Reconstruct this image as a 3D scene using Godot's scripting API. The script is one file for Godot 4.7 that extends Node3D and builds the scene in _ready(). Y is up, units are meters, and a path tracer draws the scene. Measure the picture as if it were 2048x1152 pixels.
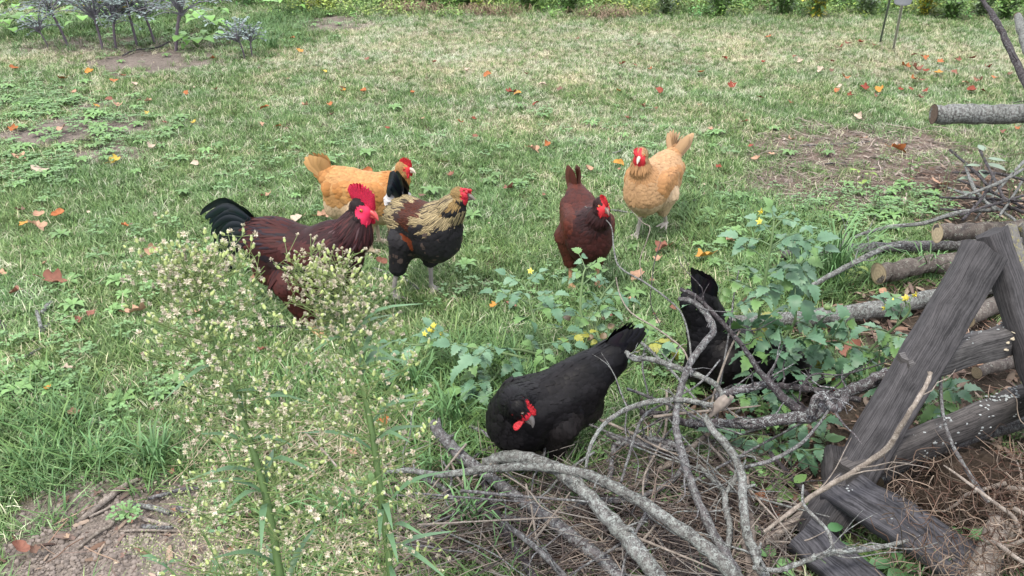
extends Node3D
# A back garden: seven chickens on a lawn scattered with fallen leaves, a brush pile and a sawhorse on the right,
# a tall flowering weed in front, kale at the back. Metres; the camera stands 1.5 m above the lawn and looks 28 degrees down.

const FOCAL := 1671.0
const EYE := Vector3(0, 1.5, 0)
const PITCH := deg_to_rad(28.0)

var rng := RandomNumberGenerator.new()
var M := {}
var taken := {}
var hills := FastNoiseLite.new()
var patchy := FastNoiseLite.new()
var patches := []


func _ready():
	rng.seed = 20417
	hills.seed = 5
	hills.frequency = 0.9
	patchy.seed = 11
	patchy.frequency = 0.8
	patchy.fractal_octaves = 3
	# ---- camera
	var cam := Camera3D.new()
	cam.name = "camera"
	cam.position = EYE
	cam.rotation = Vector3(-PITCH, 0, 0)
	cam.fov = rad_to_deg(2.0 * atan(576.0 / FOCAL))
	cam.near = 0.05
	cam.far = 300.0
	add_child(cam)
	cam.current = true
	# ---- sky: a bright, even overcast
	var env := Environment.new()
	env.background_mode = Environment.BG_SKY
	env.sky = Sky.new()
	var sm := ProceduralSkyMaterial.new()
	sm.sky_top_color = Color(0.97, 0.975, 1.0)
	sm.sky_horizon_color = Color(0.84, 0.86, 0.90)
	sm.sky_curve = 0.3
	sm.ground_horizon_color = Color(0.5, 0.52, 0.5)
	sm.ground_bottom_color = Color(0.2, 0.22, 0.18)
	env.sky.sky_material = sm
	env.background_energy_multiplier = 1.0
	env.tonemap_mode = Environment.TONE_MAPPER_LINEAR
	env.tonemap_exposure = 2.3
	env.sdfgi_enabled = true
	env.ssao_enabled = true
	env.ssil_enabled = true
	var we := WorldEnvironment.new()
	we.name = "world_environment"
	we.environment = env
	add_child(we)
	# ---- the veiled sun
	var sun := DirectionalLight3D.new()
	sun.name = "sun"
	sun.light_color = Color(1.0, 0.97, 0.92)
	sun.light_energy = 0.5
	sun.light_angular_distance = 11.0
	sun.shadow_enabled = true
	sun.rotation_degrees = Vector3(-62, -38, 0)
	add_child(sun)

	make_materials()
	mark_patches()
	make_ground()
	make_lawn()
	make_verge()
	make_weeds()
	make_litter()
	make_sawhorse()
	make_logs()
	make_brush()
	make_root_ball()
	make_kale()
	make_posts()
	make_chickens()
	make_tomatoes()
	make_horseweed()
	make_saplings()
	make_leaves()


# ------------------------------------------------------------------ places and names
func rr(a: float, b: float) -> float:
	return rng.randf_range(a, b)


func ray(px: float, py: float) -> Vector3:   # a direction of unit depth
	var f := Vector3(0, -sin(PITCH), -cos(PITCH))
	var u := Vector3(0, cos(PITCH), -sin(PITCH))
	return f + Vector3(1, 0, 0) * ((px - 1024.0) / FOCAL) - u * ((py - 576.0) / FOCAL)


func G(px: float, py: float, h := 0.0) -> Vector3:   # the place at height h that the photo shows at px, py
	var d := ray(px, py)
	return EYE + d * ((h - EYE.y) / d.y)


func D(px: float, py: float, depth: float) -> Vector3:
	return EYE + ray(px, py) * depth


func depth_of(p: Vector3) -> float:
	return (p - EYE).dot(Vector3(0, -sin(PITCH), -cos(PITCH)))


func numbered(n: String) -> String:
	var k: int = taken.get(n, -1) + 1
	taken[n] = k
	return n if k == 0 else "%s_%03d" % [n, k]


func tag(o: Node, label := "", category := "", group := "", kind := "") -> Node:
	if label: o.set_meta("label", label)
	if category: o.set_meta("category", category)
	if group: o.set_meta("group", group)
	if kind: o.set_meta("kind", kind)
	return o


func thing(n: String, label: String, category: String, at := Vector3.ZERO, yaw := 0.0, group := "") -> Node3D:
	var o := Node3D.new()
	o.name = numbered(n)
	add_child(o)
	o.position = at
	o.rotation.y = yaw
	tag(o, label, category, group)
	return o


func part(n: String, mesh: Mesh, mat: Material, parent: Node3D, label := "") -> MeshInstance3D:
	var o := MeshInstance3D.new()
	o.name = n
	o.mesh = mesh
	o.material_override = mat
	parent.add_child(o, true)
	if label: o.set_meta("label", label)
	return o


func solo(n: String, mesh: Mesh, mat: Material, label := "", category := "", group := "", kind := "", at := Vector3.ZERO) -> MeshInstance3D:
	var o := MeshInstance3D.new()
	o.name = numbered(n)
	o.mesh = mesh
	o.material_override = mat
	o.position = at
	add_child(o)
	tag(o, label, category, group, kind)
	return o


# ------------------------------------------------------------------ mesh helpers
class MB:
	var v := PackedVector3Array()
	var n := PackedVector3Array()
	var c := PackedColorArray()
	var uv := PackedVector2Array()
	var ix := PackedInt32Array()

	func vert(p: Vector3, nn: Vector3, col := Color.WHITE, t := Vector2.ZERO) -> int:
		v.append(p); n.append(nn); c.append(col); uv.append(t)
		return v.size() - 1

	func tri(a: int, b: int, d: int):
		ix.append(a); ix.append(b); ix.append(d)

	func quad(a: int, b: int, d: int, e: int):
		tri(a, b, d); tri(a, d, e)

	func mesh() -> ArrayMesh:
		var m := ArrayMesh.new()
		if v.is_empty(): return m
		for i in range(0, ix.size(), 3):   # every face turned the way its normals point
			var p := v[ix[i]]
			if (v[ix[i + 2]] - p).cross(v[ix[i + 1]] - p).dot(n[ix[i]] + n[ix[i + 1]] + n[ix[i + 2]]) < 0.0:
				var q := ix[i + 1]
				ix[i + 1] = ix[i + 2]
				ix[i + 2] = q
		var a := []
		a.resize(Mesh.ARRAY_MAX)
		a[Mesh.ARRAY_VERTEX] = v; a[Mesh.ARRAY_NORMAL] = n; a[Mesh.ARRAY_COLOR] = c; a[Mesh.ARRAY_TEX_UV] = uv; a[Mesh.ARRAY_INDEX] = ix
		m.add_surface_from_arrays(Mesh.PRIMITIVE_TRIANGLES, a)
		return m

	func tube(pts: PackedVector3Array, rad: PackedFloat32Array, sides: int, col := Color.WHITE, cap := true, lump := 0.0, cap_col := Color(-1, 0, 0), cap_bulge := 0.15):
		var count := pts.size()
		var side := Vector3.ZERO
		var along := 0.0
		var first := v.size()
		for i in count:
			var d: Vector3 = (pts[mini(i + 1, count - 1)] - pts[maxi(i - 1, 0)]).normalized()
			if i == 0:
				side = d.cross(Vector3.UP if absf(d.y) < 0.9 else Vector3.RIGHT).normalized()
			else:
				side = (side - d * side.dot(d)).normalized()
				along += pts[i].distance_to(pts[i - 1])
			var up := d.cross(side)
			for k in sides + 1:
				var a := TAU * k / sides
				var o := side * cos(a) + up * sin(a)
				var w := 1.0
				if lump > 0.0:
					w += lump * (sin(a * 2.0 + i * 1.7 + first) * 0.5 + sin(a * 3.0 - i * 2.3) * 0.5) if k < sides else lump * (sin(i * 1.7 + first) * 0.5 + sin(-i * 2.3) * 0.5)
				vert(pts[i] + o * rad[i] * w, o, col, Vector2(float(k) / sides, along))
		for i in count - 1:
			for k in sides:
				var q := first + i * (sides + 1) + k
				quad(q, q + 1, q + sides + 2, q + sides + 1)
		if cap:
			var cc := col if cap_col.r < 0 else cap_col
			for e in [0, count - 1]:
				var d: Vector3 = (pts[0] - pts[1]).normalized() if e == 0 else (pts[count - 1] - pts[count - 2]).normalized()
				var m := vert(pts[e] + d * rad[e] * cap_bulge, d, cc)
				var ring := []
				for k in sides + 1:
					ring.append(vert(v[first + e * (sides + 1) + k], d, cc))
				for k in sides:
					if e == 0: tri(m, ring[k + 1], ring[k])
					else: tri(m, ring[k], ring[k + 1])

	# a thin blade or feather along pts: three verts across, the middle raised by bulge
	func ribbon(pts: PackedVector3Array, wid: PackedFloat32Array, facing: Vector3, bulge: float, c0: Color, c1: Color, edge := 1.0):
		var count := pts.size()
		var first := v.size()
		for i in count:
			var d: Vector3 = (pts[mini(i + 1, count - 1)] - pts[maxi(i - 1, 0)]).normalized()
			var s := d.cross(facing).normalized()
			var nn := s.cross(d).normalized()
			var t := float(i) / (count - 1)
			var col := c0.lerp(c1, t)
			var ec := Color(col.r * edge, col.g * edge, col.b * edge)
			var w := wid[i]
			vert(pts[i] - s * w, (nn - s * bulge).normalized(), ec, Vector2(0, t))
			vert(pts[i] + nn * w * bulge, nn, col, Vector2(0.5, t))
			vert(pts[i] + s * w, (nn + s * bulge).normalized(), ec, Vector2(1, t))
		for i in count - 1:
			var q := first + i * 3
			quad(q, q + 1, q + 4, q + 3)
			quad(q + 1, q + 2, q + 5, q + 4)

	func ball(at: Vector3, r: Vector3, rings: int, segs: int, col := Color.WHITE, rot := Basis()):
		var first := v.size()
		for i in rings + 1:
			var a := PI * i / rings
			for k in segs + 1:
				var b := TAU * k / segs
				var o := Vector3(sin(a) * cos(b), cos(a), sin(a) * sin(b))
				vert(at + rot * (o * r), (rot * (o / r)).normalized(), col, Vector2(float(k) / segs, float(i) / rings))
		for i in rings:
			for k in segs:
				var q := first + i * (segs + 1) + k
				quad(q, q + 1, q + segs + 2, q + segs + 1)

	# a flat outline in the plane of ax, ay given thickness th; thinner at the rim
	func plate(poly: PackedVector2Array, at: Vector3, ax: Vector3, ay: Vector3, th: float, col := Color.WHITE, rim := 0.45):
		var az := ax.cross(ay).normalized()
		var t := Geometry2D.triangulate_polygon(poly)
		var mid := Vector2.ZERO
		for p in poly: mid += p / poly.size()
		for sgn in [1.0, -1.0]:
			var first := v.size()
			for p in poly:
				var o: Vector3 = at + ax * p.x + ay * p.y
				var out2: Vector2 = (p - mid).normalized()
				vert(o + az * sgn * th * rim, (az * sgn + (ax * out2.x + ay * out2.y) * 0.7).normalized(), col)
			var inner := v.size()
			for p in poly:
				var q: Vector2 = mid + (p - mid) * 0.72
				vert(at + ax * q.x + ay * q.y + az * sgn * th, az * sgn, col)
			for i in poly.size():
				var j := (i + 1) % poly.size()
				quad(first + i, first + j, inner + j, inner + i)
			for i in range(0, t.size(), 3):
				tri(inner + t[i], inner + t[i + 1], inner + t[i + 2])
			if sgn < 0:
				for i in poly.size():
					var j := (i + 1) % poly.size()
					var back := first - poly.size() * 2
					quad(first + i, first + j, back + j, back + i)

	# normals from the faces, for meshes that were pushed about
	func smooth():
		n.fill(Vector3.ZERO)
		for i in range(0, ix.size(), 3):
			var f := (v[ix[i + 2]] - v[ix[i]]).cross(v[ix[i + 1]] - v[ix[i]])
			for k in 3: n[ix[i + k]] += f
		for i in n.size(): n[i] = n[i].normalized()


func spline(pts: Array, per: int) -> PackedVector3Array:
	var out := PackedVector3Array()
	for i in pts.size() - 1:
		var a: Vector3 = pts[maxi(i - 1, 0)]
		var b: Vector3 = pts[i]
		var c: Vector3 = pts[i + 1]
		var d: Vector3 = pts[mini(i + 2, pts.size() - 1)]
		for k in per:
			out.append(b.cubic_interpolate(c, a, d, float(k) / per))
	out.append(pts[-1])
	return out


func lerp_list(r: Array, per: int) -> PackedFloat32Array:
	var out := PackedFloat32Array()
	for i in r.size() - 1:
		for k in per:
			out.append(lerpf(r[i], r[i + 1], float(k) / per))
	out.append(r[-1])
	return out


# many copies of one mesh, each with its own place and tint
class Scatter:
	var b := PackedFloat32Array()
	var count := 0

	func put(t: Transform3D, c: Color):
		var x := t.basis.x
		var y := t.basis.y
		var z := t.basis.z
		var o := t.origin
		b.append_array([x.x, y.x, z.x, o.x, x.y, y.y, z.y, o.y, x.z, y.z, z.z, o.z, c.r, c.g, c.b, 1.0])
		count += 1

	func node(n: String, mesh: Mesh, mat: Material) -> MultiMeshInstance3D:
		var mm := MultiMesh.new()
		mm.transform_format = MultiMesh.TRANSFORM_3D
		mm.use_colors = true
		mm.mesh = mesh
		mm.instance_count = count
		mm.buffer = b
		var o := MultiMeshInstance3D.new()
		o.name = n
		o.multimesh = mm
		o.material_override = mat
		return o


func stuff(n: String, s: Scatter, mesh: Mesh, mat: Material, label: String, category: String, parent: Node3D = null):
	if s.count == 0: return
	var o := s.node(numbered(n) if parent == null else n, mesh, mat)
	o.set_meta("kind", "stuff")
	if parent == null:
		add_child(o)
		tag(o, label, category)
	else:
		parent.add_child(o, true)


func turn_to(dir: Vector3, up: Vector3) -> Basis:   # x along dir, y near up
	var x := dir.normalized()
	var z := x.cross(up).normalized()
	return Basis(x, z.cross(x).normalized(), z)


# ------------------------------------------------------------------ materials
func noise_img(size: int, freq: float, sd: int, oct := 4, cell := false) -> Image:
	var f := FastNoiseLite.new()
	f.seed = sd
	f.frequency = freq
	f.fractal_octaves = oct
	if cell:
		f.noise_type = FastNoiseLite.TYPE_CELLULAR
		f.cellular_return_type = FastNoiseLite.RETURN_DISTANCE
	var im := f.get_seamless_image(size, size)
	im.convert(Image.FORMAT_RGBA8)
	return im


func lin(c: Color) -> Color:
	return c.linear_to_srgb()


# colours given as real-world (linear) values
func bark_tex(sd: int, dark: Color, mid: Color, lichen: Color, much: float, size := 256) -> ImageTexture:
	var a := noise_img(size, 0.02, sd, 5)
	var b := noise_img(size, 0.035, sd + 7, 3)
	var d := noise_img(size, 0.11, sd + 13, 2)
	var im := Image.create(size, size, false, Image.FORMAT_RGB8)
	for y in size:
		for x in size:
			var f := a.get_pixel(x, y).r
			var g := b.get_pixel(x, y).r
			var h := d.get_pixel(x, y).r
			var col := dark.lerp(mid, clampf(f * 1.5 + h * 0.9 - 0.75, 0, 1))
			var l := smoothstep(1.0 - much, 1.0 - much + 0.14, g * 0.55 + h * 0.45)
			col = col.lerp(lichen, l * (0.65 + 0.35 * h))
			im.set_pixel(x, y, lin(col))
	return ImageTexture.create_from_image(im)


func grain_tex(sd: int, dark: Color, pale: Color, size := 384) -> ImageTexture:
	var f := FastNoiseLite.new()
	f.seed = sd
	f.frequency = 0.05
	f.fractal_octaves = 4
	var g := FastNoiseLite.new()
	g.seed = sd + 3
	g.frequency = 0.02
	var im := Image.create(size, size, false, Image.FORMAT_RGB8)
	for y in size:
		for x in size:
			var k := f.get_noise_2d(x * 0.14, y * 4.2 + g.get_noise_2d(x, y) * 9.0) * 0.5 + 0.5
			var w := g.get_noise_2d(x * 1.2 + 300.0, y * 1.2) * 0.5 + 0.5
			var q := f.get_noise_2d(x * 1.6 + 90.0, y * 9.0) * 0.5 + 0.5
			im.set_pixel(x, y, lin(dark.lerp(pale, clampf(k * 1.5 + w * 0.55 + q * 0.5 - 0.85, 0, 1))))
	return ImageTexture.create_from_image(im)


func mat(n: String, rough := 0.8, spec := 0.5) -> StandardMaterial3D:
	var m := StandardMaterial3D.new()
	m.resource_name = n
	m.roughness = rough
	m.metallic_specular = spec
	m.vertex_color_use_as_albedo = true
	m.cull_mode = BaseMaterial3D.CULL_DISABLED
	M[n] = m
	return m


func bark(n: String, sd: int, dark: Color, mid: Color, lichen: Color, much: float, scale := 8.0):
	var m := mat(n, 0.88, 0.35)
	m.albedo_texture = bark_tex(sd, dark, mid, lichen, much)
	m.uv1_triplanar = true
	m.uv1_world_triplanar = true
	m.uv1_scale = Vector3.ONE * scale
	m.heightmap_enabled = true
	m.heightmap_texture = m.albedo_texture
	m.heightmap_scale = 0.35


func wood(n: String, sd: int, dark: Color, pale: Color):
	var m := mat(n, 0.85, 0.4)
	m.albedo_texture = grain_tex(sd, dark, pale)
	m.uv1_scale = Vector3(2.2, 3.0, 1)
	m.heightmap_enabled = true
	m.heightmap_texture = m.albedo_texture
	m.heightmap_scale = 0.16


func flesh_img(n: Image) -> Image:   # pebbled skin
	for y in n.get_height():
		for x in n.get_width():
			var k := clampf(0.80 + 0.6 * (n.get_pixel(x, y).r - 0.4), 0.6, 1.0)
			n.set_pixel(x, y, Color(k, k * 0.94, k * 0.94))
	return n


func make_materials():
	mat("grass", 0.55, 0.45).backlight_enabled = true
	M.grass.backlight = Color(0.35, 0.35, 0.35)
	mat("leaf_green", 0.5, 0.5).backlight_enabled = true
	M.leaf_green.backlight = Color(0.3, 0.3, 0.3)
	mat("leaf_dry", 0.7, 0.4).backlight_enabled = true
	M.leaf_dry.backlight = Color(0.25, 0.25, 0.25)
	mat("straw", 0.8, 0.3)
	mat("stem", 0.6, 0.4)
	mat("feather", 0.62, 0.35)
	mat("black_feather", 0.48, 0.27)
	mat("gloss_feather", 0.36, 0.42)
	mat("flesh", 0.5, 0.4)
	M.flesh.subsurf_scatter_enabled = true
	M.flesh.subsurf_scatter_strength = 0.15
	M.flesh.albedo_texture = ImageTexture.create_from_image(flesh_img(noise_img(128, 0.09, 77, 3)))
	M.flesh.uv1_triplanar = true
	M.flesh.uv1_scale = Vector3.ONE * 22.0
	M.flesh.heightmap_enabled = true
	M.flesh.heightmap_texture = M.flesh.albedo_texture
	M.flesh.heightmap_scale = 0.25
	mat("scale_leg", 0.6, 0.4)
	mat("horn", 0.4, 0.5)
	mat("eye", 0.12, 0.6)
	mat("metal", 0.55, 0.5)
	bark("bark_grey", 21, Color(0.030, 0.027, 0.031), Color(0.150, 0.138, 0.142), Color(0.28, 0.30, 0.30), 0.48)
	bark("bark_dark", 31, Color(0.018, 0.015, 0.018), Color(0.075, 0.064, 0.070), Color(0.26, 0.28, 0.28), 0.38)
	bark("bark_pale", 41, Color(0.045, 0.042, 0.042), Color(0.165, 0.158, 0.155), Color(0.285, 0.31, 0.30), 0.52)
	bark("bark_mottled", 51, Color(0.03, 0.025, 0.028), Color(0.11, 0.095, 0.10), Color(0.40, 0.43, 0.44), 0.46)
	bark("bark_tan", 61, Color(0.13, 0.108, 0.094), Color(0.29, 0.25, 0.217), Color(0.40, 0.36, 0.325), 0.42)
	bark("bark_log", 71, Color(0.055, 0.045, 0.042), Color(0.16, 0.138, 0.124), Color(0.27, 0.28, 0.245), 0.38, 5.0)
	wood("wood_dark", 81, Color(0.022, 0.021, 0.023), Color(0.092, 0.087, 0.092))
	wood("wood_grey", 91, Color(0.03, 0.028, 0.029), Color(0.15, 0.142, 0.142))
	wood("wood_pale", 97, Color(0.12, 0.10, 0.085), Color(0.30, 0.26, 0.225))
	wood("wood_grey_blue", 93, Color(0.013, 0.013, 0.016), Color(0.090, 0.088, 0.100))
	bark("bark_lichen_board", 99, Color(0.10, 0.095, 0.095), Color(0.20, 0.195, 0.185), Color(0.33, 0.29, 0.07), 0.40, 6.0)
	# the ground: soil with crumbs, tinted where thatch, dirt or wood chips lie
	var m := mat("soil", 0.95, 0.2)
	var a := noise_img(512, 0.012, 3, 5)
	var b := noise_img(512, 0.09, 4, 3)
	var c := noise_img(512, 0.05, 9, 1, true)
	var im := Image.create(512, 512, false, Image.FORMAT_RGB8)
	var hi := Image.create(512, 512, false, Image.FORMAT_RGB8)
	for y in 512:
		for x in 512:
			var f := a.get_pixel(x, y).r
			var g := b.get_pixel(x, y).r
			var h := c.get_pixel(x, y).r
			var k := 0.45 + 0.35 * f + 0.55 * (g - 0.5) + 0.30 * (0.5 - h)
			im.set_pixel(x, y, lin(Color(k, k, k * 0.98) * 1.15))
			var e := clampf(0.45 * g + 0.4 * (1.0 - h) + 0.2 * f, 0, 1)
			hi.set_pixel(x, y, Color(e, e, e))
	m.albedo_texture = ImageTexture.create_from_image(im)
	m.heightmap_enabled = true
	m.heightmap_texture = ImageTexture.create_from_image(hi)
	m.heightmap_scale = 1.2
	m.uv1_triplanar = true
	m.uv1_world_triplanar = true
	m.uv1_scale = Vector3.ONE * 2.3


# ------------------------------------------------------------------ the ground and what grows flat on it
func mark(kind: String, px: float, py: float, rx: float, ry: float, much := 1.0):
	var c := G(px, py)
	var t := depth_of(c)
	patches.append([kind, Vector2(c.x, c.z), rx * t / FOCAL, (G(px, py - ry).z - G(px, py + ry).z) * -0.5, much])


func mark_patches():
	mark("dirt", 215, 1105, 270, 110)
	mark("dirt", 260, 1015, 190, 70, 0.85)
	mark("dirt", 500, 1090, 260, 70, 0.5)
	mark("dirt", 300, 124, 150, 26, 1.0)
	mark("dirt", 150, 262, 150, 34, 1.0)
	mark("dirt", 205, 308, 80, 16, 0.9)
	mark("dirt", 190, 215, 60, 12, 0.8)
	mark("dirt", 240, 88, 250, 22, 0.75)
	mark("dirt", 660, 48, 90, 16, 0.9)
	mark("dirt", 900, 22, 140, 8, 0.5)
	mark("dirt", 560, 870, 120, 60, 0.35)
	mark("mulch", 1740, 300, 250, 62, 1.0)
	mark("mulch", 1680, 380, 200, 50, 0.9)
	mark("chips", 1960, 400, 190, 90, 1.0)
	mark("chips", 1960, 700, 330, 190, 1.0)
	mark("chips", 1750, 930, 420, 190, 1.0)
	mark("chips", 1330, 1060, 480, 130, 0.95)
	mark("chips", 1480, 720, 240, 100, 0.6)
	mark("dry", 1000, 95, 520, 70, 0.55)
	mark("dry", 1500, 95, 600, 50, 0.5)
	mark("dry", 1850, 120, 400, 45, 0.6)
	mark("dry", 1100, 230, 300, 40, 0.4)
	mark("dry", 620, 110, 120, 40, 0.6)
	mark("dry", 100, 105, 200, 25, 0.6)
	mark("dry", 800, 900, 220, 80, 0.5)
	mark("dry", 330, 800, 160, 90, 0.4)
	mark("lush", 900, 800, 190, 150, 1.0)
	mark("lush", 100, 900, 170, 100, 0.45)
	mark("lush", 1660, 560, 150, 80, 0.9)
	mark("lush", 1500, 450, 200, 60, 0.5)
	mark("lush", 560, 60, 120, 45, 0.9)
	mark("lush", 250, 60, 260, 45, 0.5)


func amount(kind: String, x: float, z: float) -> float:
	var best := 0.0
	for p in patches:
		if p[0] == kind:
			var dx: float = (x - p[1].x) / p[2]
			var dz: float = (z - p[1].y) / p[3]
			var r := sqrt(dx * dx + dz * dz)
			if r < 1.4:
				best = maxf(best, p[4] * smoothstep(1.25, 0.6, r + patchy.get_noise_2d(x * 3.0 + 40.0, z * 3.0) * 0.5 + patchy.get_noise_2d(x * 14.0, z * 14.0) * 0.35))
	return best


func ground_y(x: float, z: float) -> float:
	return hills.get_noise_2d(x, z) * 0.012


func make_ground():
	var xs := [-90.0, -50.0, -25.0, -14.0, -9.0]
	var zs := [30.0, 12.0, 5.0, 2.0]
	var k := -6.5
	while k <= 6.5:
		xs.append(k); k += 0.055
	xs += [9.0, 14.0, 25.0, 50.0, 90.0]
	k = 0.4
	while k >= -11.5:
		zs.append(k); k -= 0.055
	zs += [-14.0, -20.0, -35.0, -70.0, -150.0]
	var b := MB.new()
	var soil := Color(0.235, 0.20, 0.180)
	for z in zs:
		for x in xs:
			var d := 0.0
			var ch := 0.0
			var dr := 0.0
			var mu := 0.0
			if absf(x) < 7.0 and z < 1.0 and z > -12.0:
				d = amount("dirt", x, z)
				ch = amount("chips", x, z)
				dr = amount("dry", x, z)
				mu = amount("mulch", x, z)
			var col := Color(0.085, 0.085, 0.045).lerp(Color(0.36, 0.31, 0.22), dr * 0.8)
			col = col.lerp(soil * (1.0 + 0.25 * patchy.get_noise_2d(x * 2.0, z * 2.0)), d)
			col = col.lerp(Color(0.075, 0.057, 0.049), ch * 0.9)
			if mu > 0.0: col = col.lerp(Color(0.20, 0.155, 0.132), mu)
			var y := ground_y(x, z) + (d + ch) * 0.006 * hills.get_noise_2d(x * 14.0, z * 14.0)
			b.vert(Vector3(x, y, z), Vector3.UP, col)
	var w := xs.size()
	for j in zs.size() - 1:
		for i in w - 1:
			var q := j * w + i
			b.quad(q, q + 1, q + w + 1, q + w)
	b.smooth()
	for i in b.n.size():
		if b.n[i].y < 0: b.n[i] = -b.n[i]
	solo("ground", b.mesh(), M.soil, "", "", "", "structure")


# a tuft of blades; each leans and bends its own way
func tuft(blades: int, len0: float, len1: float, wid: float, lean: float, cols: Array, spread: float) -> ArrayMesh:
	var b := MB.new()
	for i in blades:
		var a := rr(0, TAU)
		var dir := Vector3(cos(a), 0, sin(a))
		var l := rr(len0, len1)
		var tilt := rr(0.1, lean)
		var p := Vector3(rr(-spread, spread), 0, rr(-spread, spread))
		var pts := PackedVector3Array()
		var wd := PackedFloat32Array()
		var w := wid * rr(0.6, 1.25)
		var bend := rr(0.2, 1.0)
		for k in 4:
			pts.append(p)
			wd.append(w * [0.8, 1.0, 0.75, 0.06][k])
			var t := tilt + bend * k * 0.45
			p += (dir * sin(t) + Vector3.UP * cos(t)) * l / 3.0
		var col: Color = cols[rng.randi() % cols.size()]
		col = col * rr(0.75, 1.25)
		var first := b.v.size()
		var s := dir.cross(Vector3.UP)
		s = s.rotated(Vector3.UP, rr(-0.6, 0.6))
		for k in 4:
			var d: Vector3 = (pts[mini(k + 1, 3)] - pts[maxi(k - 1, 0)]).normalized()
			var nn := s.cross(d).normalized()
			if nn.y < 0: nn = -nn
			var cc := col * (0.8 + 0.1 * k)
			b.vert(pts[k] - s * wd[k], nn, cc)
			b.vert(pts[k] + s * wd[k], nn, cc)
		for k in 3:
			b.quad(first + k * 2, first + k * 2 + 1, first + k * 2 + 3, first + k * 2 + 2)
	return b.mesh()


const GREEN := [Color(0.070, 0.140, 0.042), Color(0.105, 0.190, 0.060), Color(0.135, 0.215, 0.070), Color(0.085, 0.165, 0.065), Color(0.21, 0.29, 0.135)]
const BLUISH := [Color(0.12, 0.20, 0.080), Color(0.17, 0.25, 0.115), Color(0.08, 0.155, 0.055), Color(0.25, 0.33, 0.18)]
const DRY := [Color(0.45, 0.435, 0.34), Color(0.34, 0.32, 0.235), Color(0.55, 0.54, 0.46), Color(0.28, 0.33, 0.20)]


func in_view(x: float, z: float, margin: float) -> bool:
	var t := depth_of(Vector3(x, 0, z))
	return t > 0.7 and absf(x) < t * 0.6128 + margin


func make_lawn():
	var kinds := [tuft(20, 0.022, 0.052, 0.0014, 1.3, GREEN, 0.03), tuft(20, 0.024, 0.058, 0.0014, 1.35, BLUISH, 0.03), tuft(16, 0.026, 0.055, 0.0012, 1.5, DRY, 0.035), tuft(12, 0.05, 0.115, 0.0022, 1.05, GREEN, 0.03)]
	var sc := [Scatter.new(), Scatter.new(), Scatter.new(), Scatter.new()]
	var n := 0
	while n < 150000:
		n += 1
		var z := -0.6 - 9.2 * pow(rng.randf(), 0.8)
		var x := rr(-1, 1) * (0.8 + 0.62 * (1.0 - z) )
		if not in_view(x, z, 0.9): continue
		var bare := maxf(maxf(amount("dirt", x, z), amount("chips", x, z)), amount("mulch", x, z) * 0.84)
		if rng.randf() < bare * 1.03 - 0.01: continue
		var dr := amount("dry", x, z)
		var lu := amount("lush", x, z)
		var q := patchy.get_noise_2d(x * 0.9, z * 0.9)
		var r := rng.randf()
		var k := 0
		if r < 0.07 + dr * 0.5 + maxf(q, 0.0) * 0.3 - lu * 0.2 + 0.26 * smoothstep(-3.2, -6.5, z): k = 2  # straw thickens with distance, partly putting the brighter far light into the colour
		elif r < 0.55 + q * 0.25: k = 1
		if lu > 0.25 and rng.randf() < lu * 0.45: k = 3
		if k != 3 and z > -2.2 and rng.randf() < 0.10: k = 3
		var s := rr(0.7, 1.25) * (1.0 - 0.25 * dr) * (1.15 if z > -3.0 else 1.0)
		var basis := Basis(Vector3.UP, rr(0, TAU)) * Basis(Vector3.RIGHT, rr(-0.15, 0.15))
		var tint := rr(0.86, 1.34) * (1.0 + q * 0.12)
		var y := patchy.get_noise_2d(x * 1.7 + 70.0, z * 1.7)
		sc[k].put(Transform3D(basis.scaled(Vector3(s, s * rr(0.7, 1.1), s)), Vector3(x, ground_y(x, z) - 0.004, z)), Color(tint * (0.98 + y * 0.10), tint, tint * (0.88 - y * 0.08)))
	var labels := ["short green blades of the mown lawn", "pale bluish green blades among the lawn", "dry straw coloured blades among the lawn, more of them to brighten it far off", "longer green grass growing in tufts on the lawn"]
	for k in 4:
		stuff("lawn_grass", sc[k], kinds[k], M.grass, labels[k], "grass")


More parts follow.
